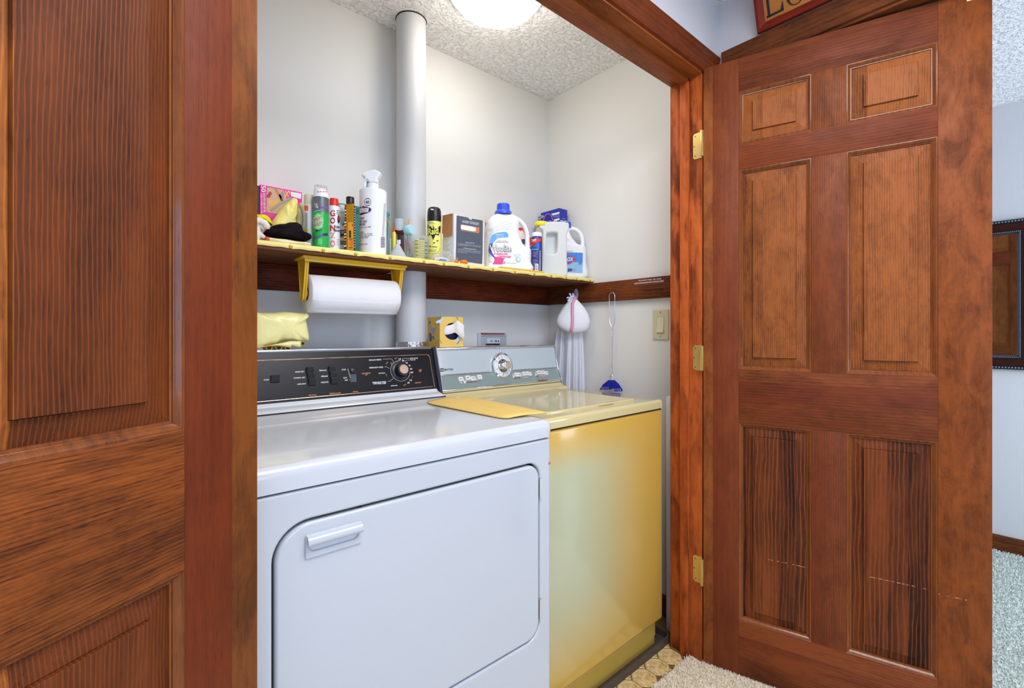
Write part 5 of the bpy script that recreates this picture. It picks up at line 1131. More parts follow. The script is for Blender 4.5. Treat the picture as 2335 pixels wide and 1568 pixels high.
zz_ = lambda y: onP(um, ZD(0, y)[1], P, N).z
kx = rr/8.252
MB().lathe(q.x, q.y, [(160*kx, zz_(330)), (160*kx, zz_(285)), (148*kx, zz_(262)), (120*kx, zz_(245))], 40, cap=False).build('pour_collar', col('blue_cap', (58, 98, 222), .3), th, smooth=40)
mb = MB(); n = 60
mb.loft([[Vector((q.x+(r_+(.0006 if j % 2 else 0))*math.cos(2*math.pi*j/n), q.y+(r_+(.0006 if j % 2 else 0))*math.sin(2*math.pi*j/n), z)) for j in range(n)] for r_, z in ((117*kx, zz_(250)), (117*kx, zz_(150)), (110*kx, zz_(132)), (95*kx, zz_(124)))]); mb.build('cap', col('blue_cap2', (48, 84, 214), .3), th, smooth=10)
pr = MB(); FO = .0395; mk = lambda o_: (lambda u, v: onP(u, v, P+N*(FO+o_), N)); mp = mk(.0004); mp2 = mk(.0008); mp3 = mk(.0012); mp4 = mk(.0016)
zp(pr, ZD, [(1035, 930), (1045, 850), (1062, 760), (1100, 700), (1180, 665), (1290, 648), (1350, 648), (1390, 680), (1402, 745), (1300, 752), (1200, 760), (1150, 800), (1100, 850), (1050, 900)], mp, 0)
zp(pr, ZD, [(1040, 880), (1100, 850), (1040, 940), (1035, 1000), (1090, 1060), (1140, 1120), (1160, 1160), (1100, 1110), (1030, 1040), (1020, 1000), (1030, 930)], mp, 1)
zp(pr, ZD, [(1098, 1255), (1140, 1180), (1120, 1110), (1330, 1145), (1300, 1190), (1280, 1260)], mp, 2)
for i, s in enumerate(('PROTECTS', 'colors from fading', 'and fabric shape')): zl(pr, ZD, s, (1160, 1158, 1158)[i], 712+i*24, (1310, 1300, 1310)[i], 712+i*24, (22, 14, 14)[i], mp2, 3, .015)
zl(pr, ZD, 'KEEPS CLOTHES', 1190, 825, 1365, 822, 14, mp, 4); zl(pr, ZD, 'LOOKING LIKE NEW', 1148, 852, 1400, 850, 20, mp, 5)
zl(pr, ZD, 'Woolite', 1036, 1022, 1458, 1030, 138, mp2, 6, .055, 130); zl(pr, ZD, 'Woolite', 1046, 1012, 1450, 1020, 122, mp3, 3, .012, 116)
zl(pr, ZD, 'DAMAGE', 1125, 1078, 1385, 1082, 36, mp2, 2, .03); zl(pr, ZD, 'DEFENSE', 1198, 1130, 1445, 1136, 38, mp2, 2, .03)
zp(pr, ZD, ell(1580, 1168, 50, 58, 20), mp, 7); zp(pr, ZD, ell(1590, 1160, 28, 30, 14), mp2, 3); zp(pr, ZD, ell(1522, 1080, 12, 14, 8), mp, 7); zp(pr, ZD, ell(1540, 1100, 10, 12, 8), mp, 7); zl(pr, ZD, 'HE System', 1558, 1085, 1635, 1092, 16, mp, 4)
zp(pr, ZD, [(1285, 1205), (1340, 1205), (1335, 1245), (1290, 1245)], mp2, 8); zl(pr, ZD, 'hE', 1293, 1238, 1330, 1238, 26, mp3, 3, .02)
zl(pr, ZD, '66', 1022, 1100, 1055, 1102, 26, mp, 4, .02); zl(pr, ZD, 'LOADS', 1020, 1122, 1080, 1124, 12, mp, 4); zl(pr, ZD, 'DYE FREE', 1020, 1158, 1090, 1160, 11, mp, 4); zl(pr, ZD, 'FOR ALL', 1020, 1195, 1075, 1197, 18, mp, 4); zl(pr, ZD, 'MACHINES', 1020, 1222, 1090, 1226, 14, mp, 4); zl(pr, ZD, '100 FL OZ (3.12 QT) 2.95 L', 1358, 1245, 1545, 1250, 20, mp, 4)
pr.build('label_print', [col('skyblue', (92, 168, 232), .45), col('violet', (84, 62, 168), .45), col('magenta', (226, 62, 142), .45), M['wprint'], col('greytext', (120, 116, 130), .5), col('greytext2', (92, 92, 104), .5), col('slateoutline', (60, 58, 86), .5), col('paleblue', (176, 206, 226), .5), col('bluegreen', (60, 120, 160), .5)], th, smooth=0)
wv = MB()
for k in range(4):
    y0 = 560+k*38; pts = [ZD(*p) for p in ((1000, y0+20), (1100, y0+8-8*k), (1200, y0-40-4*k), (1300, y0-90), (1400, y0-95+6*k), (1470-k*30, y0-60))]
    wv.tube([mk(-.0003)(*p) for p in pts], .0011, 6)
wv.build('grip_ridge', M['wplastic'], th, smooth=60)
# --- pink and red spray bottle hidden behind the jug
sp = thing('pink_bottle', 'pale pink bottle with a red sprayer half hidden behind the white jug', 'bottle', (1.36, 1.60, ZS))
c = Cy(1107, 1202, 1.615)
cc = Cy(1172, 1202, 1.60); cc.lathe([(.95, None), (1, 600), (1, 560), (.9, 540), (.5, 528), (.4, 524)]).build('bottle_body', col('palepink', (232, 208, 204), .4), sp)
MB().box(cc.x-.010, cc.x+.022, cc.y-.012, cc.y+.012, cc.z(536), cc.z(518), .003).build('sprayer', col('red_cap', (226, 40, 34)), sp)
pr = MB(); wrap(pr, cc, 1189, 1197, 556, 545, 0, off=.0008); pr.build('label', col('navysq', (50, 66, 108), .5), sp, smooth=0)
c = Cy(1105, 1118, 1.60); o = c.empty('pink_tube', 'narrow pink container with a red spot between grey box and white jug', 'container')
c.lathe([(.95, None), (1, 606), (1, 505), (.9, 502), (0, 501.5)], 20).build('container_body', col('palepink2', (236, 200, 196), .45), o); pr = MB(); wrap(pr, c, 1107, 1112, 516, 508, 0, off=.0008); pr.build('red_spot', col('redp', (200, 30, 34)), o)
# --- yellow sponge cloth under jug and can
a = onZ(1130, 618, ZS); mb = MB()
yc = thing('sponge_cloth', 'thin amber folded sponge cloth in front of the white jug', 'cloth', (1.29, 1.40, ZS))
x0 = onY(1142, 620, 1.40).x; x1 = onY(1236, 624, 1.40).x
mb = MB(); mb.loft([[Vector((x, y, ZS+z)) for y, z in ((1.390, .001), (1.3885, .004), (1.392, .0075), (1.418, .0078), (1.420, .001))] for x in [x0+(x1-x0)*i/12 for i in range(13)]]); mb.build('cloth_body', sheet('amber_sponge', (232, 190, 84), .8, .3, 60), yc, smooth=50)
# --- spray foam can, clear cap
c = Cy(1211.5, 1236.5, 1.426); o = c.empty('foam_can', 'dark blue and red cleaner can with clear cap right of the white jug', 'can')
c.lathe([(.96, None), (1, 616), (1, 541), (.96, 539)]).build('can_body', col('can_navy', (46, 50, 122), .35), o)
c.lathe([(.95, 540), (.95, 533), (.86, 530), (.8, 529)]).build('collar', M['wplastic'], o)
MB().lathe(c.x, c.y, c.prof([(.90, 533), (.84, 520), (.5, 516), (0, 515.6)]), 32, cap=False).build('clear_cap', M['clear'], o)
pr = MB(); mp = c.mp(1, .0006); mp2 = c.mp(1, .0010)
zp(pr, ZE, [(142, 780), (140, 640), (240, 630), (345, 640), (342, 715), (310, 710), (250, 740), (190, 780)], mp, 0); zl(pr, ZE, 'OXY', 165, 720, 262, 700, 48, mp2, 1, .05)
zp(pr, ZE, [(150, 800), (200, 775), (260, 740), (320, 725), (325, 850), (150, 860)], mp, 2); patch(pr, [ZE(*p) for p in ((155, 825), (275, 820), (278, 790), (160, 795))], mp2, 3, 4, 1); patch(pr, [ZE(*p) for p in ((155, 862), (298, 858), (298, 836), (155, 840))], mp2, 4, 4, 1)
for i in range(20): y = 890+i*15; x1_ = 296-(i*37 % 50); patch(pr, [ZE(*p) for p in ((162, y+5), (x1_, y+6), (x1_, y), (162, y-1))], mp, 5, 4, 1) if i not in (7, 8) else None
patch(pr, [ZE(*p) for p in ((228, 1245), (296, 1248), (296, 1108), (236, 1105))], mp2, 1, 3, 1)
for i in range(7): patch(pr, [ZE(*p) for p in ((240, 1130+i*17), (285, 1131+i*17), (285, 1125+i*17), (240, 1124+i*17))], c.mp(1, .0014), 6, 3, 1)
patch(pr, [ZE(*p) for p in ((318, 1230), (330, 1228), (330, 868), (322, 868))], mp2, 1, 1, 1)
pr.build('label_print', [col('canred', (222, 58, 44), .45), M['wprint'], col('canblue', (36, 98, 206), .4), M['slate'], col('skyblue', (92, 168, 232)), col('paleviolet', (150, 148, 196), .5), M['kprint']], o, smooth=0)
# --- translucent square pitcher with a yellow lid
JO = [(330, 1300), (340, 1000), (352, 700), (350, 530), (330, 525), (150, 505), (190, 460), (330, 400), (560, 368), (760, 382), (812, 402), (822, 520), (800, 560), (782, 600), (782, 900), (780, 1335), (560, 1325)]
JO = [(335, 1300), (345, 1000), (352, 720), (350, 540), (300, 505), (290, 470), (340, 405), (560, 372), (770, 388), (815, 410), (820, 500), (800, 560), (784, 620), (782, 1000), (780, 1330), (560, 1325)]
JH = [(425, 600), (440, 580), (520, 570), (600, 575), (616, 610), (614, 800), (600, 900), (560, 945), (480, 945), (430, 930), (418, 850)]
th, P, D, N = jug('pitcher', 'tall translucent square pitcher with grip hole and yellow lid', 'pitcher', ZE, JO, JH, -33, 1.438, .056, .008, M['milky'], 1262)
q = onP(*ZE(345, 420), P, N); kx = P.dot(fw)/F*math.cos(math.atan((q.x)/F))/7.839
yl = thing('screw_lid', None, None, (q.x, q.y, q.z)) if 0 else None
zq = lambda y: onP(ZE(345, y)[0], ZE(345, y)[1], P, N).z
MB().lathe(q.x, q.y, [(118*kx, zq(445)), (125*kx, zq(430)), (120*kx, zq(385)), (100*kx, zq(362)), (60*kx, zq(352)), (0, zq(350))], 36).build('yellow_lid', col('lid_yellow', (238, 222, 40), .35), th, smooth=50)
# --- blue box behind the pitcher
zb = H+(V0-474)/F*2.206
bx = thing('blue_box', 'dark blue and white striped box standing in the shelf corner behind the pitcher', 'box', (1.632, 1.603, ZS))
MB().box(1.603, 1.661, 1.531, 1.656, ZS, zb, .0012).build('carton', col('box_blue', (34, 48, 160), .35), bx)
pr = MB(); mp = lambda u, v: onX(u, v, 1.6022); mp2 = lambda u, v: onX(u, v, 1.6018); mp3 = lambda u, v: onX(u, v, 1.6014)
for pts in (((292, 300), (375, 290), (372, 245), (292, 262)), ((300, 305), (672, 215), (672, 178), (292, 268)), ((560, 358), (672, 325), (672, 288), (540, 322))): patch(pr, [ZE(*p) for p in pts], mp, 0, 1, 1)
patch(pr, [ZE(*p) for p in ((560, 285), (672, 275), (672, 228), (545, 250))], mp, 3, 1, 1)
o_ = [(470+110*math.cos(R(t)), 400-215*math.sin(R(t))) for t in range(0, 360, 15)]; o2 = [(470+95*math.cos(R(t)), 395-190*math.sin(R(t))) for t in range(0, 360, 15)]; o3 = [(470+82*math.cos(R(t)), 392-175*math.sin(R(t))) for t in range(0, 360, 15)]
zp(pr, ZE, o_, mp2, 1); zp(pr, ZE, o2, mp3, 2); zp(pr, ZE, o3, lambda u, v: onX(u, v, 1.6010), 1); zl(pr, ZE, 'gentle', 430, 375, 528, 358, 30, lambda u, v: onX(u, v, 1.6006), 0, .01)
mpy = lambda u, v: onY(u, v, 1.5302); zl(pr, ZE, 'Woolite', 684, 362, 812, 372, 40, mpy, 0, .03); zl(pr, ZE, 'FRESH', 722, 302, 772, 306, 10, mpy, 0)
pr.build('box_print', [M['wprint'], col('box_blue2', (28, 38, 150), .4), col('pinkring', (222, 120, 210), .4), col('midblue', (90, 110, 200), .4)], bx, smooth=0)
# --- bleach bottle
BO = [(560, 1300), (560, 900), (575, 760), (640, 640), (720, 520), (780, 470), (840, 480), (850, 560), (880, 640), (930, 715), (985, 772), (1050, 795), (1105, 805), (1130, 850), (1132, 1100), (1132, 1375), (600, 1375)]
BH = [(852, 560), (870, 535), (920, 540), (990, 590), (1035, 660), (1045, 740), (1025, 772), (985, 765), (930, 710), (880, 640)]
th, P, D, N = jug('bleach_bottle', 'white bleach bottle with blue cap and blue label at the right shelf end', 'bottle', ZE, BO, None, -32, 1.463, .094, .85, M['wplastic'], 1300, ([(800, 520), (850, 485), (915, 482), (990, 515), (1050, 585), (1080, 680), (1084, 770), (1075, 840)], 36))
q = onP(*ZE(830, 420), P, N); kx = P.dot(fw)/F/7.839
zq = lambda y: onP(ZE(830, y)[0], ZE(830, y)[1], P, N).z
MB().lathe(q.x-.004, q.y, [(60*kx, zq(470)), (60*kx, zq(380)), (54*kx, zq(368)), (0, zq(366))], 32).build('cap', col('capblue', (44, 80, 190), .3), th)
pr = MB(); FO = .0475; mk = lambda o_: (lambda u, v: onP(u, v, P+N*(FO+o_), N)); mp = mk(.0004); mp2 = mk(.0008); mp3 = mk(.0012); mp4 = mk(.0016)
lb = [ZE(*p) for p in ((640, 1250), (1085, 1272), (1088, 910), (640, 895))]; patch(pr, lb, mp, 0, 1, 1)
patch(pr, [ZE(*p) for p in ((640, 1250), (1085, 1272), (1086, 1080), (640, 1070))], mp2, 5, 1, 1)
zp(pr, ZE, [(640, 935), (800, 940), (880, 965), (965, 1010), (968, 1030), (900, 1090), (800, 1130), (640, 1125)], mp3, 1)
zp(pr, ZE, [(640, 955), (795, 958), (870, 980), (935, 1018), (880, 1070), (800, 1108), (640, 1105)], mk(.0014), 2)
zl(pr, ZE, 'CLOROX', 640, 1075, 918, 1058, 78, mk(.002), 3, .03, 70); zl(pr, ZE, '99.9% of Germs', 660, 890, 915, 888, 18, mp3, 1, .01)
zl(pr, ZE, 'Disinfecting Bleach', 640, 1178, 925, 1166, 26, mp3, 4, .0); patch(pr, [ZE(*p) for p in ((790, 1250), (900, 1240), (900, 1190), (790, 1192))], mp3, 6, 1, 1); zp(pr, ZE, ell(940, 1215, 26, 26, 14), mp3, 7)
for i in range(4): patch(pr, [ZE(*p) for p in ((1012, 1085+i*12), (1078, 1086+i*12), (1078, 1080+i*12), (1012, 1079+i*12))], mp3, 6, 1, 1)
pr.build('label_print', [col('bleachblue', (56, 128, 214), .4), col('bleachred', (206, 34, 60), .4), col('bleachnavy', (40, 96, 178), .4), M['wprint'], col('palegreyp', (200, 210, 226), .4), col('bleachlight', (140, 184, 226), .4), col('darkbluep', (50, 76, 150), .5), col('sealgrey', (170, 160, 140), .5)], th, smooth=0)
for n_ in ('label_print', 'label_print.004'): bpy.data.objects[n_]['kind'] = 'stuff'
# ================================================================ UNDER THE SHELF
YH = 1.46; ZR = 1.2575; X0p, X1p = .434, .716
ph = thing('paper_towel_holder', 'mustard yellow plastic paper towel holder screwed beneath the shelf', 'towel holder', (.57, YH, 1.3))
bb = MB(); bb.box(.409, .742, 1.41, 1.50, SB-.009, SB-.0005, .002); bb.box(.414, .737, 1.412, 1.418, SB-.018, SB-.008, .001); bb.build('mounting_bar', M['yplastic'], ph)
def arm(x, sg):
    pts = [(1.418, SB-.010), (1.495, SB-.010), (1.482, 1.30), (1.476, 1.262)]+[(YH+.016*math.cos(R(a)), 1.25+.016*math.sin(R(a))) for a in range(0, -181, -20)]+[(1.436, 1.28)]
    vs, fs = solid2d([pts], .005, .0012, 2); m_ = MB(); m_.add([Vector((x+v.z, v.x, v.y)) for v in vs], fs)
    rim = [Vector((x+sg*.006, y, z)) for y, z in pts[1:]]+[Vector((x+sg*.006, pts[0][0], pts[0][1]))]
    L = []
    pp_ = pts[1:]+[pts[0]]
    for (y, z) in pp_: L.append([Vector((x-.0055, y, z)), Vector((x+.0055, y, z)), Vector((x+.0055, YH+(y-YH)*.88, 1.30+(z-1.30)*.97)), Vector((x-.0055, YH+(y-YH)*.88, 1.30+(z-1.30)*.97))])
    m_.loft(L); m_.build('arm', M['yplastic'], ph)
    h = MB(); h.lathe(0, 0, [(.012, -.002), (.012, .010), (.010, .012)], 20, X=Matrix.Translation((x, YH, ZR)) @ Matrix.Rotation(R(90*sg), 4, 'Y')); h.build('hub', M['yplastic'], ph)
arm(.4235, 1); arm(.7275, -1)
n = 64
def circ(x, r, sp_=0): return [Vector((x, YH+r*math.sin(2*math.pi*j/n), ZR+r*math.cos(2*math.pi*j/n))) for j in range(n)]
rt_ = thing('paper_towel_roll', 'roll of white quilted paper towel on the mustard yellow holder', 'paper towel', (.575, YH, ZR))
m_ = MB(); m_.loft([circ(X0p, .0205), circ(X0p, .0560), circ(X0p+.0015, .0575)]+[circ(X0p+.0015+(X1p-X0p-.003)*i/10, .0577) for i in range(1, 10)]+[circ(X1p-.0015, .0575), circ(X1p, .056), circ(X1p, .0205)], 0, False, False)
m_.build('towel_roll', M['paper'], rt_, smooth=60)
m_ = MB(); m_.loft([circ(X0p+.001, .0203), circ(X1p-.001, .0203)], 0, False, False); m_.build('cardboard_core', M['card'], rt_, smooth=60)
m_ = MB(); L = []
for i in range(9):
    a = R(150+i*7); r_ = .0583+.0018*(i/8)**2; L.append((YH-r_*math.sin(a)*1.0, ZR+r_*math.cos(a)))
L = [(YH+.0585*math.sin(R(t)), ZR+.0585*math.cos(R(t))) for t in range(250, 196, -6)]+[(YH-.030, ZR-.0555)]
m_.grid(lambda a, b: Vector((X0p+.001+(X1p-X0p-.002)*b, lerp(L[min(int(a*(len(L)-1)), len(L)-2)], L[min(int(a*(len(L)-1)), len(L)-2)+1], a*(len(L)-1)-min(int(a*(len(L)-1)), len(L)-2))[0], lerp(L[min(int(a*(len(L)-1)), len(L)-2)], L[min(int(a*(len(L)-1)), len(L)-2)+1], a*(len(L)-1)-min(int(a*(len(L)-1)), len(L)-2))[1])), 20, 8)
m_.build('loose_sheet', M['paper'], rt_, smooth=60, solid=.0006)
# yellow bag lying behind the dryer console
zc = 1.0925
Z5 = zf(585, 700, 13.064)
ybp = [Z5(*p) for p in ((-250, 200), (40, 165), (400, 170), (920, 145), (1300, 180), (1480, 180), (1545, 260), (1470, 380), (1490, 600), (1530, 980), (1300, 1010), (1000, 1010), (700, 1060), (300, 1160), (-250, 1200))]
yb = lump('plastic_bag', ybp, 1.47, .07, sheet('thin_yellow_plastic', (240, 232, 160), .3, .5, 18), 'pale yellow thin plastic bag lying on top of the dryer console', 'bag', amp=.004, seed=31, floor=False)
m_ = MB(); 
def dr_(u, v, Y): return onY(u, v, Y)
rows = []
for i in range(31):
    t_ = i/30; x = -250+1570*t_; top_ = 1160-150*min(1, max(0, (x-300)/700)) if x < 1000 else 1010; top_ = 1175 if x < 100 else top_; bot = (1215-60*math.sin(max(0, min(1, (x-40)/1000))*math.pi)) if x < 1050 else 1145+60*math.sin((x-1050)/270*math.pi/2)
    rows.append([dr_(*Z5(x, top_+(bot-top_)*k), 1.438-.006*math.sin(k*math.pi)) for k in (0, .25, .5, .75, 1)])
m_.loft(rows, closed=False, cap0=False, cap1=False); m_.build('folded_lip', bpy.data.materials['thin_yellow_plastic'], yb, smooth=60, solid=.001)
ym = sheet('yellow_roll_end', (206, 168, 40), .4, .2, 30)
for (x, y, rx) in ((378, 1245, 100), (665, 1245, 102), (940, 1235, 102), (1385, 1085, 62)):
    q = onY(*Z5(x, y), 1.44); r_ = rx/13.064/F*(1.44/ray(600, 700).y)*.9; m_ = MB(); z0_ = max(q.z, zc-.003+r_)
    m_.loft([[Vector((q.x+k*r_*math.cos(R(15*j)), yy, z0_+k*r_*math.sin(R(15*j)))) for j in range(24)] for yy, k in ((1.49, .95), (1.443, 1), (1.440, .98), (1.440, .84), (1.475, .80))]); m_.build('bag_roll_end', ym, yb, smooth=40)
# tissue box
tb = thing('tissue_box', 'yellow flowered tissue box standing on its side on the washer console', 'tissue box', (.965, 1.51, 1.083))
bl = Vector((.906, 1.472, 1.086)); Wt = .104; Ht = .113; Dt = .088
ang = R(0); D = Vector((math.cos(ang), math.sin(ang), 0)); N = Vector((D.y, -D.x, 0)); Zv = Vector((0, 0, 1))
vs, fs = solid2d([rrect(0, Wt, 0, Ht, .003, 2), [(Wt*.54+.037*math.cos(R(a)), Ht*.52+.032*math.sin(R(a))) for a in range(0, -360, -12)]], .001, 0, 0)
MB().add([bl+D*v.x+Zv*v.y+N*v.z for v in vs], fs).build('front_panel', col('tissue_yellow', (234, 196, 102), .5), tb, smooth=0)
m_ = MB(); B0 = bl-N*.001; B1_ = bl-N*Dt
def P8(x, z, d): return bl+D*x+Zv*z-N*d
fcs = [((0, 0), (Wt, 0)), ((Wt, 0), (Wt, Ht)), ((Wt, Ht), (0, Ht)), ((0, Ht), (0, 0))]
for (p0, p1) in fcs: m_.quad(P8(p0[0], p0[1], .0005), P8(p1[0], p1[1], .0005), P8(p1[0], p1[1], Dt), P8(p0[0], p0[1], Dt))
m_.quad(P8(0, 0, Dt), P8(Wt, 0, Dt), P8(Wt, Ht, Dt), P8(0, Ht, Dt)); m_.build('box_side', col('tissue_gold', (220, 176, 78), .5), tb, smooth=0)
MB().add([P8(.004, .004, .03), P8(Wt-.004, .004, .03), P8(Wt-.004, Ht-.004, .03), P8(.004, Ht-.004, .03)], [(0, 1, 2, 3)]).build('inner_shade', col('indigo_shade', (70, 74, 120), .7), tb, smooth=0)  # dark sheet whose colour stands for the shade inside the box
pr = MB(); FP = bl+N*.0009; mp = lambda u, v: onP(u, v, FP, N)
def petals(zz, L, m): zp(pr, zz, L, mp, m)
petals(Z6, [(345, 250), (400, 215), (450, 170), (480, 190), (540, 150), (545, 180), (500, 230), (480, 300), (430, 270), (380, 280)], 0); petals(Z6, [(420, 180), (450, 120), (500, 110), (480, 160), (440, 200)], 1)
petals(Z6, [(810, 730), (850, 640), (880, 590), (960, 600), (940, 660), (900, 700), (860, 760)], 0); petals(Z6, [(850, 770), (900, 700), (940, 670), (900, 740), (870, 780)], 1); petals(Z6, [(840, 125), (860, 130), (890, 190), (870, 190)], 1)
for pts in (((300, 560), (350, 620), (420, 650), (470, 700), (500, 770)),): line(pr, [Z6(*p) for p in pts], 1.3, mp, 1)
tag(pr.build('flower_print', [col('flower_white', (196, 206, 226), .5), col('leaf_teal', (70, 140, 110), .5)], tb, smooth=0), kind='stuff')
pr = MB(); LP = bl-D*.0006; mp = lambda u, v: onP(u, v, LP, D)
petals(Z6, [(200, 500), (240, 520), (260, 600), (250, 700), (205, 720)], 0); petals(Z6, [(205, 340), (240, 360), (300, 420), (340, 380), (330, 480), (290, 540), (230, 450)], 1); petals(Z6, [(200, 220), (230, 240), (220, 300), (200, 290)], 0); petals(Z6, [(265, 600), (300, 570), (320, 640), (290, 680)], 2)
pr.build('side_flower_print', [col('flower_blue', (60, 90, 170), .5), col('flower_lav', (150, 164, 210), .5), col('leaf_teal', (70, 140, 110))], tb, smooth=0)
Z6m = lambda o_: (lambda x, y: onP(*Z6(x, y), bl+N*o_, N))
ts = MB(); rowsT = [[(450, 470, -.02), (470, 390, -.015), (520, 330, -.01), (560, 330, -.012)], [(490, 540, -.012), (540, 440, -.004), (580, 350, -.002), (640, 330, -.004)], [(560, 565, -.004), (620, 470, .004), (680, 330, .003), (720, 318, .0)], [(700, 545, .001), (740, 440, .008), (770, 310, .006), (790, 280, .006)], [(790, 505, .008), (820, 400, .014), (830, 260, .014), (850, 205, .012)], [(830, 510, .012), (850, 400, .022), (870, 280, .022), (880, 210, .016)], [(900, 590, .014), (930, 480, .026), (950, 370, .024), (960, 260, .018)], [(1020, 670, .012), (1050, 590, .022), (1010, 430, .022), (1052, 335, .016)]]
G = [[Z6m(o_)(x, y) for x, y, o_ in r_] for r_ in rowsT]
ts.grid(lambda a, b: G[round(a*7)][round(b*3)], 7, 3); tis = ts.build('tissue', sheet('tissue_paper', (238, 236, 232), .9, .3, 60), tb, smooth=60, solid=.0006, sub=2)
# ================================================================ RIGHT CLOSET WALL
# hooks and laundry bags
hk = thing('wall_hook', 'small pale lavender adhesive hook on the brown cleat above the laundry bags', 'hook', (1.655, 1.47, 1.3))
m_ = MB(); m_.lathe(0, 0, [(.024, 0), (.023, .002), (.012, .004), (0, .0045)], 28, X=Matrix.Translation((1.6605, 1.475, 1.322)) @ Matrix.Rotation(R(-90), 4, 'Y') @ Matrix.Diagonal((1.15, .6, 1, 1))); m_.build('hook_disc', col('lavender', (196, 176, 196), .3), hk)
MB().tube([Vector((1.656, 1.475, 1.315)), Vector((1.640, 1.478, 1.305)), Vector((1.630, 1.480, 1.300)), Vector((1.626, 1.480, 1.308))], .0022, 8).build('hook_arm', col('lavender2', (150, 120, 190), .3), hk)
Xc = 1.575; Zg = zf(1240, 600, 4.357)
def bagpt(x, y, X=Xc): return onP(*Zg(x, y), Vector((Xc, 1.42, 0)), fw)
wb = thing('wash_bag', 'white padded bell-shaped wash bag with a pink zipper hanging on the hook', 'laundry bag', bagpt(290, 500))
pl = [(300, 340), (370, 400), (430, 480), (458, 560), (455, 610), (430, 660), (380, 685), (290, 696), (230, 680), (160, 640), (125, 585), (135, 530), (180, 450), (240, 380)]
def pillow(px, th_, name, m, par, back=0, n=4, cen=None, k0=.6):
    pts = smoothpoly(px, n); P = [bagpt(*p)+fw*back for p in pts]; C = sum(P, Vector())/len(P); 
    if cen: C = bagpt(*cen)+fw*back
    loops = []
    for i in range(9):
        a = math.pi*i/8; k = max(math.sin(a), .04)**k0; loops.append([C+(p-C)*k-fw*(math.cos(a))*th_/2*-1 for p in P])
    MB().loft(loops).build(name, m, par, smooth=60)
padm = mat('padded_white', (236, 238, 244), .85, spec=.15); t = NT(padm); co = t.obj(); v_ = t.n('ShaderNodeTexVoronoi'); t.l(co, v_.inputs['Vector']); v_.inputs['Scale'].default_value = 380; t.bump(v_.outputs['Distance'], .5, .002)
pillow(pl, .055, 'padded_shell', padm, wb)
m_ = MB(); zpts = [(312, 338), (280, 400), (276, 480), (278, 560), (274, 640), (262, 694)]
L = []
for i, p in enumerate(zpts):
    c_ = bagpt(*p)-fw*(.012+.022*math.sin(math.pi*(i+.4)/6.2)); L.append([c_-rt*.0058, c_-rt*.003-fw*.003, c_+rt*.003-fw*.003, c_+rt*.0058])
m_.loft(L, closed=False, cap0=False, cap1=False); m_.build('pink_zipper', cloth('zip_pink', (236, 160, 190), .7), wb, smooth=60, solid=.001)
m_ = MB()
for pts in ([(270, 330), (255, 305), (262, 298)], [(285, 335), (290, 312), (282, 300)], [(262, 345), (235, 340), (228, 350)]): m_.tube([bagpt(*p)-fw*.005 for p in pts], [.004, .0045, .0035], 6)
m_.tube([bagpt(240, 380)-fw*.004, bagpt(270, 335)-fw*.006, bagpt(300, 330)-fw*.004], .006, 8)
m_.build('drawstring_end', col('string_blue', (206, 214, 234), .7), wb, smooth=60)
m_ = MB(); m_.tube([Vector((1.628, 1.480, 1.304)), bagpt(312, 322), bagpt(300, 345)], .0028, 6); m_.build('hang_loop', col('lavender2', (150, 120, 190)), wb, smooth=60)
def netbag(name, label, xl, xr_, back, ph0, folds):
    nb = thing(name, label, 'laundry bag', bagpt(290, 1200), 0, 'mesh laundry bags hanging below the padded bag'); nu = 60; nv = 24
    vs = []; uv = []
    mb = MB(); 
    for j in range(nv+1):
        b = j/nv; y = 560+(1290-560)*b
        l = lerp((xl[0],), (xl[1],), b**.8)[0]; r = lerp((xr_[0],), (xr_[1],), b**.55)[0]
        for i in range(nu+1):
            a = i/nu; x = l+(r-l)*a; d = .010*math.sin(a*folds*6.283+ph0+b*1.3)*(.3+b)
            vs.append(bagpt(x, y)+fw*(back+d-.010*math.sin(math.pi*a))); uv.append((a*.17, b*.34))
    fs = [(j*(nu+1)+i, j*(nu+1)+i+1, (j+1)*(nu+1)+i+1, (j+1)*(nu+1)+i) for j in range(nv) for i in range(nu)]
    mb.add(vs, fs); mb.build('net', M['mesh'], nb, smooth=60, uv=uv)
    hem = MB(); hem.tube([vs[j*(nu+1)+int(nu*.24)]-fw*.001 for j in range(nv+1)], .004, 6); hem.build('hem', cloth('hem_white', (232, 235, 242), .9) if 'hem_white' not in bpy.data.materials else bpy.data.materials['hem_white'], nb, smooth=60)
netbag('mesh_bag', 'large white mesh laundry bag hanging behind the padded bag, nearer the corner', (160, 85), (330, 410), .078, 0, 3)
netbag('mesh_bag', 'narrow white mesh laundry bag hanging in folds below the padded bag, front one', (240, 215), (385, 430), .046, 2, 3)
# fly swatter
fsw = thing('fly_swatter', 'wire-handled fly swatter with a blue head hanging on the right closet wall', 'fly swatter', (1.655, 1.28, .9))
wx = lambda x, y: onX(*Zg(x, y), 1.655)
m_ = MB(); m_.tube([wx(*p) for p in ((682, 640), (655, 590), (652, 400), (650, 320), (660, 296), (678, 290), (695, 296), (706, 320), (705, 400), (704, 590), (682, 640), (684, 660))], .0016, 6)
for s in (0, math.pi):
    pts = []
    for i in range(60):
        t_ = i/59; y = 650+(1110-650)*t_; c_ = wx(684-8*t_, y); k = 1 if (t_ < .18 or t_ > .85) else .45; pts.append(c_+Vector((math.cos(t_*60+s), math.sin(t_*60+s), 0))*.0018*k)
    m_.tube(pts, .0014, 6)
m_.tube([wx(*p) for p in ((676, 1105), (660, 1130), (658, 1190), (672, 1204), (686, 1190), (690, 1130), (676, 1105))], .0014, 6)
m_.build('wire_handle', M['alu'], fsw, smooth=60)
def sw2(p): q = wx(*p); return (q.y, q.z)
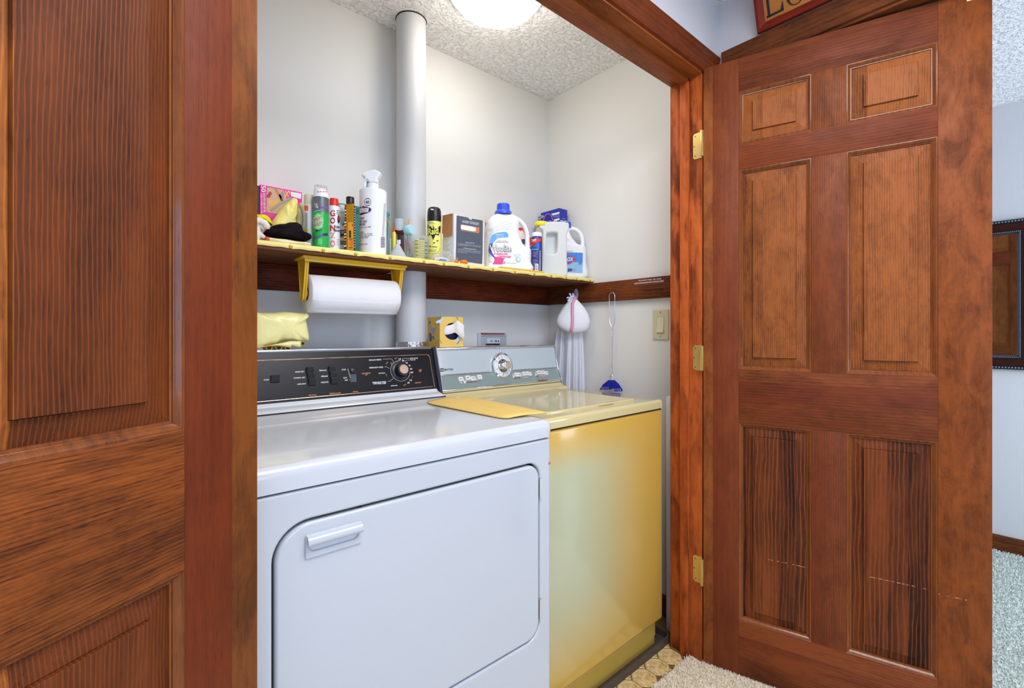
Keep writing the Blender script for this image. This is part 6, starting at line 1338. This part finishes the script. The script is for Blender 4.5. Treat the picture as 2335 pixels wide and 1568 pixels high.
head = [sw2(p) for p in ((645, 1160), (705, 1160), (745, 1195), (785, 1255), (778, 1330), (730, 1390), (600, 1370), (556, 1310), (557, 1255), (590, 1205))]
holes = []
for i in range(7):
    for sgn, x0 in ((1, 578), (1, 705)):
        x = x0+i*11; 
        if sgn: y0, y1 = (1226+(6-i)*0, 1256) if x0 == 578 else (1242, 1274)
        if x > 772 or x < 560: continue
        holes.append([sw2(p) for p in ((x, y0+ (0 if x0 != 578 else 0)), (x+5.5, y0), (x+5.5, y1), (x, y1))])
for i in range(14): x = 572+i*14; holes.append([sw2(p) for p in ((x, 1290), (x+7, 1290), (x+7, 1330), (x, 1330))])
vs, fs = solid2d([head]+holes, .0016, 0, 0); MB().add([Vector((1.653+v.z, v.x, v.y)) for v in vs], fs).build('blue_head', col('swatter_blue', (24, 40, 170), .4), fsw, smooth=0)
MB().tube([Vector((XR, 1.2815, 1.3165)), Vector((1.650, 1.2815, 1.3165))], .0018, 8).build('nail', M['brassd'], fsw)
# ================================================================ HALL: SIGN ; ROOM: MIRROR
sg = thing('framed_sign', 'tan sign with black letters in a dark red frame leaning over the doorway', 'sign', (1.645, .2, 2.152))
tilt = R(19); SU = Vector((-math.sin(tilt), 0, math.cos(tilt))); SNn = Vector((-math.cos(tilt), 0, -math.sin(tilt)))
S0 = Vector((1.656, .648, 2.1505)); SD = Vector((0, -1, 0)); SW, SH = .60, .165
def fpt(x, y, o_): return S0+SD*x+SU*y+SNn*o_
def fring(i, o_): return [fpt(i, i, o_), fpt(SW-i, i, o_), fpt(SW-i, SH-i, o_), fpt(i, SH-i, o_)]
m_ = MB(); m_.loft([fring(0, 0), fring(0, .014), fring(.003, .018), fring(.010, .018), fring(.024, .008), fring(.026, .006)], 0, True, False); m_.build('frame', wood('red_frame', (150, 52, 42), (104, 32, 28), 'y', 6, .1, .4, 0), sg, smooth=25)
m_ = MB(); m_.loft([fring(.025, .0055), fring(.025, .0062)], 0, False, True); m_.build('board', wood('sign_board', (222, 172, 118), (196, 138, 84), 'y', 12, .4, .4, 0, wavy=3), sg, smooth=0)
pr = MB(); SPt = S0+SNn*.0068; mp = lambda u, v: onP(u, v, SPt, SNn)
Zs = zf(1500, 0, 2.796)
def sl(s, x0, x1, h):
    vs, fs = text(s, .0)
    pr.add([fpt(x0+(x1-x0)*a, .040+h*b, .0069) for a, b in vs], fs)
def sfit(u, v): q = onP(u, v, SPt, SNn)-S0; return q.dot(SD), q.dot(SU)
a = sfit(*Zs(695, 118)); b = sfit(*Zs(805, 75)); 
def pl_(L): poly(pr, L, lambda x, y: fpt(x, y, .0069))
def rect(x0, x1, y0, y1): pr.quad(fpt(x0, y0, .0069), fpt(x1, y0, .0069), fpt(x1, y1, .0069), fpt(x0, y1, .0069))
lx = a[0]; ly = a[1]; lw = b[0]-a[0]
rect(lx, lx+lw*.30, ly, ly+.003); rect(lx+.004, lx+.012, ly, ly+.1); rect(lx, lx+.018, ly+.097, ly+.1); rect(lx, lx+lw, ly, ly+.007); pr.add([fpt(x, y, .0069) for x, y in ((lx+lw*.8, ly+.004), (lx+lw, ly+.004), (lx+lw, ly+.028), (lx+lw*.96, ly+.028))], [(0, 1, 2, 3)])
c0 = (lx+lw+.036, ly+.030)
for i in range(28):
    q0_, q1_ = R(i*360/28), R((i+1)*360/28); wd = lambda q: .003+.005*abs(math.cos(q)); 
    pr.quad(fpt(c0[0]+.026*math.cos(q0_), c0[1]+.031*math.sin(q0_), .0069), fpt(c0[0]+.026*math.cos(q1_), c0[1]+.031*math.sin(q1_), .0069), fpt(c0[0]+(.026-wd(q1_))*math.cos(q1_), c0[1]+(.031-.003)*math.sin(q1_), .0069), fpt(c0[0]+(.026-wd(q0_))*math.cos(q0_), c0[1]+(.031-.003)*math.sin(q0_), .0069))
a = sfit(*Zs(692, 142)); b = sfit(*Zs(790, 95)); vs, fs = text('Folk Studio', .01); pr.add([fpt(a[0]+(b[0]-a[0])*x, a[1]+.0035*y, .0069) for x, y in vs], fs)
pr.build('sign_lettering', M['kprint'], sg, smooth=0)
# mirror
mr = thing('wall_mirror', 'dark wooden beaded mirror on the far wall of the next room', 'mirror', (3.49, .40, .951))
Y0m, Y1m = .047, .74; Zb, Zt = .951, 1.7185
def mring(i, o_): return [Vector((3.5-o_, Y1m-i, Zb+i)), Vector((3.5-o_, Y0m+i, Zb+i)), Vector((3.5-o_, Y0m+i, Zt-i)), Vector((3.5-o_, Y1m-i, Zt-i))]
m_ = MB(); m_.loft([mring(0, .001), mring(0, .022), mring(.003, .026), mring(.016, .026), mring(.018, .021)], 0, False, False); m_.build('outer_border', col('mirror_black', (22, 24, 30), .3), mr, smooth=25)
m_ = MB(); m_.loft([mring(.018, .021), mring(.024, .022), mring(.056, .018), mring(.058, .017)], 0, False, False); m_.build('frame', M['w_mirror'], mr, smooth=25)
m_ = MB(); m_.loft([mring(.058, .017), mring(.059, .021), mring(.066, .021), mring(.071, .010), mring(.072, .008)], 0, False, False); m_.build('inner_border', col('mirror_teal', (28, 44, 56), .3), mr, smooth=25)
m_ = MB(); m_.loft([mring(.0715, .0075), mring(.0715, .008)], 0, False, True); m_.build('mirror_glass', M['mirror'], mr, smooth=0)
bd = MB(); n = 0
def bead(y, z, o_, r): 
    a = [Vector((3.5-o_, y+r*math.cos(R(60*j)), z+r*math.sin(R(60*j)))) for j in range(6)]; b = [Vector((3.5-o_-r*.7, y+.5*r*math.cos(R(60*j)), z+.5*r*math.sin(R(60*j)))) for j in range(6)]; bd.loft([a, b], 0, False, True)
for i_, o_, r, st_ in ((.0095, .026, .0045, .0115), (.0625, .021, .0026, .0066)):
    y = Y0m+i_
    while y < Y1m-i_: bead(y, Zb+i_, o_, r); bead(y, Zt-i_, o_, r); y += st_
    z = Zb+i_
    while z < Zt-i_: bead(Y0m+i_, z, o_, r); bead(Y1m-i_, z, o_, r); z += st_
tag(bd.build('bead_trim', col('bead_pewter', (120, 134, 150), .25, metal=.6), mr, smooth=60), kind='stuff')
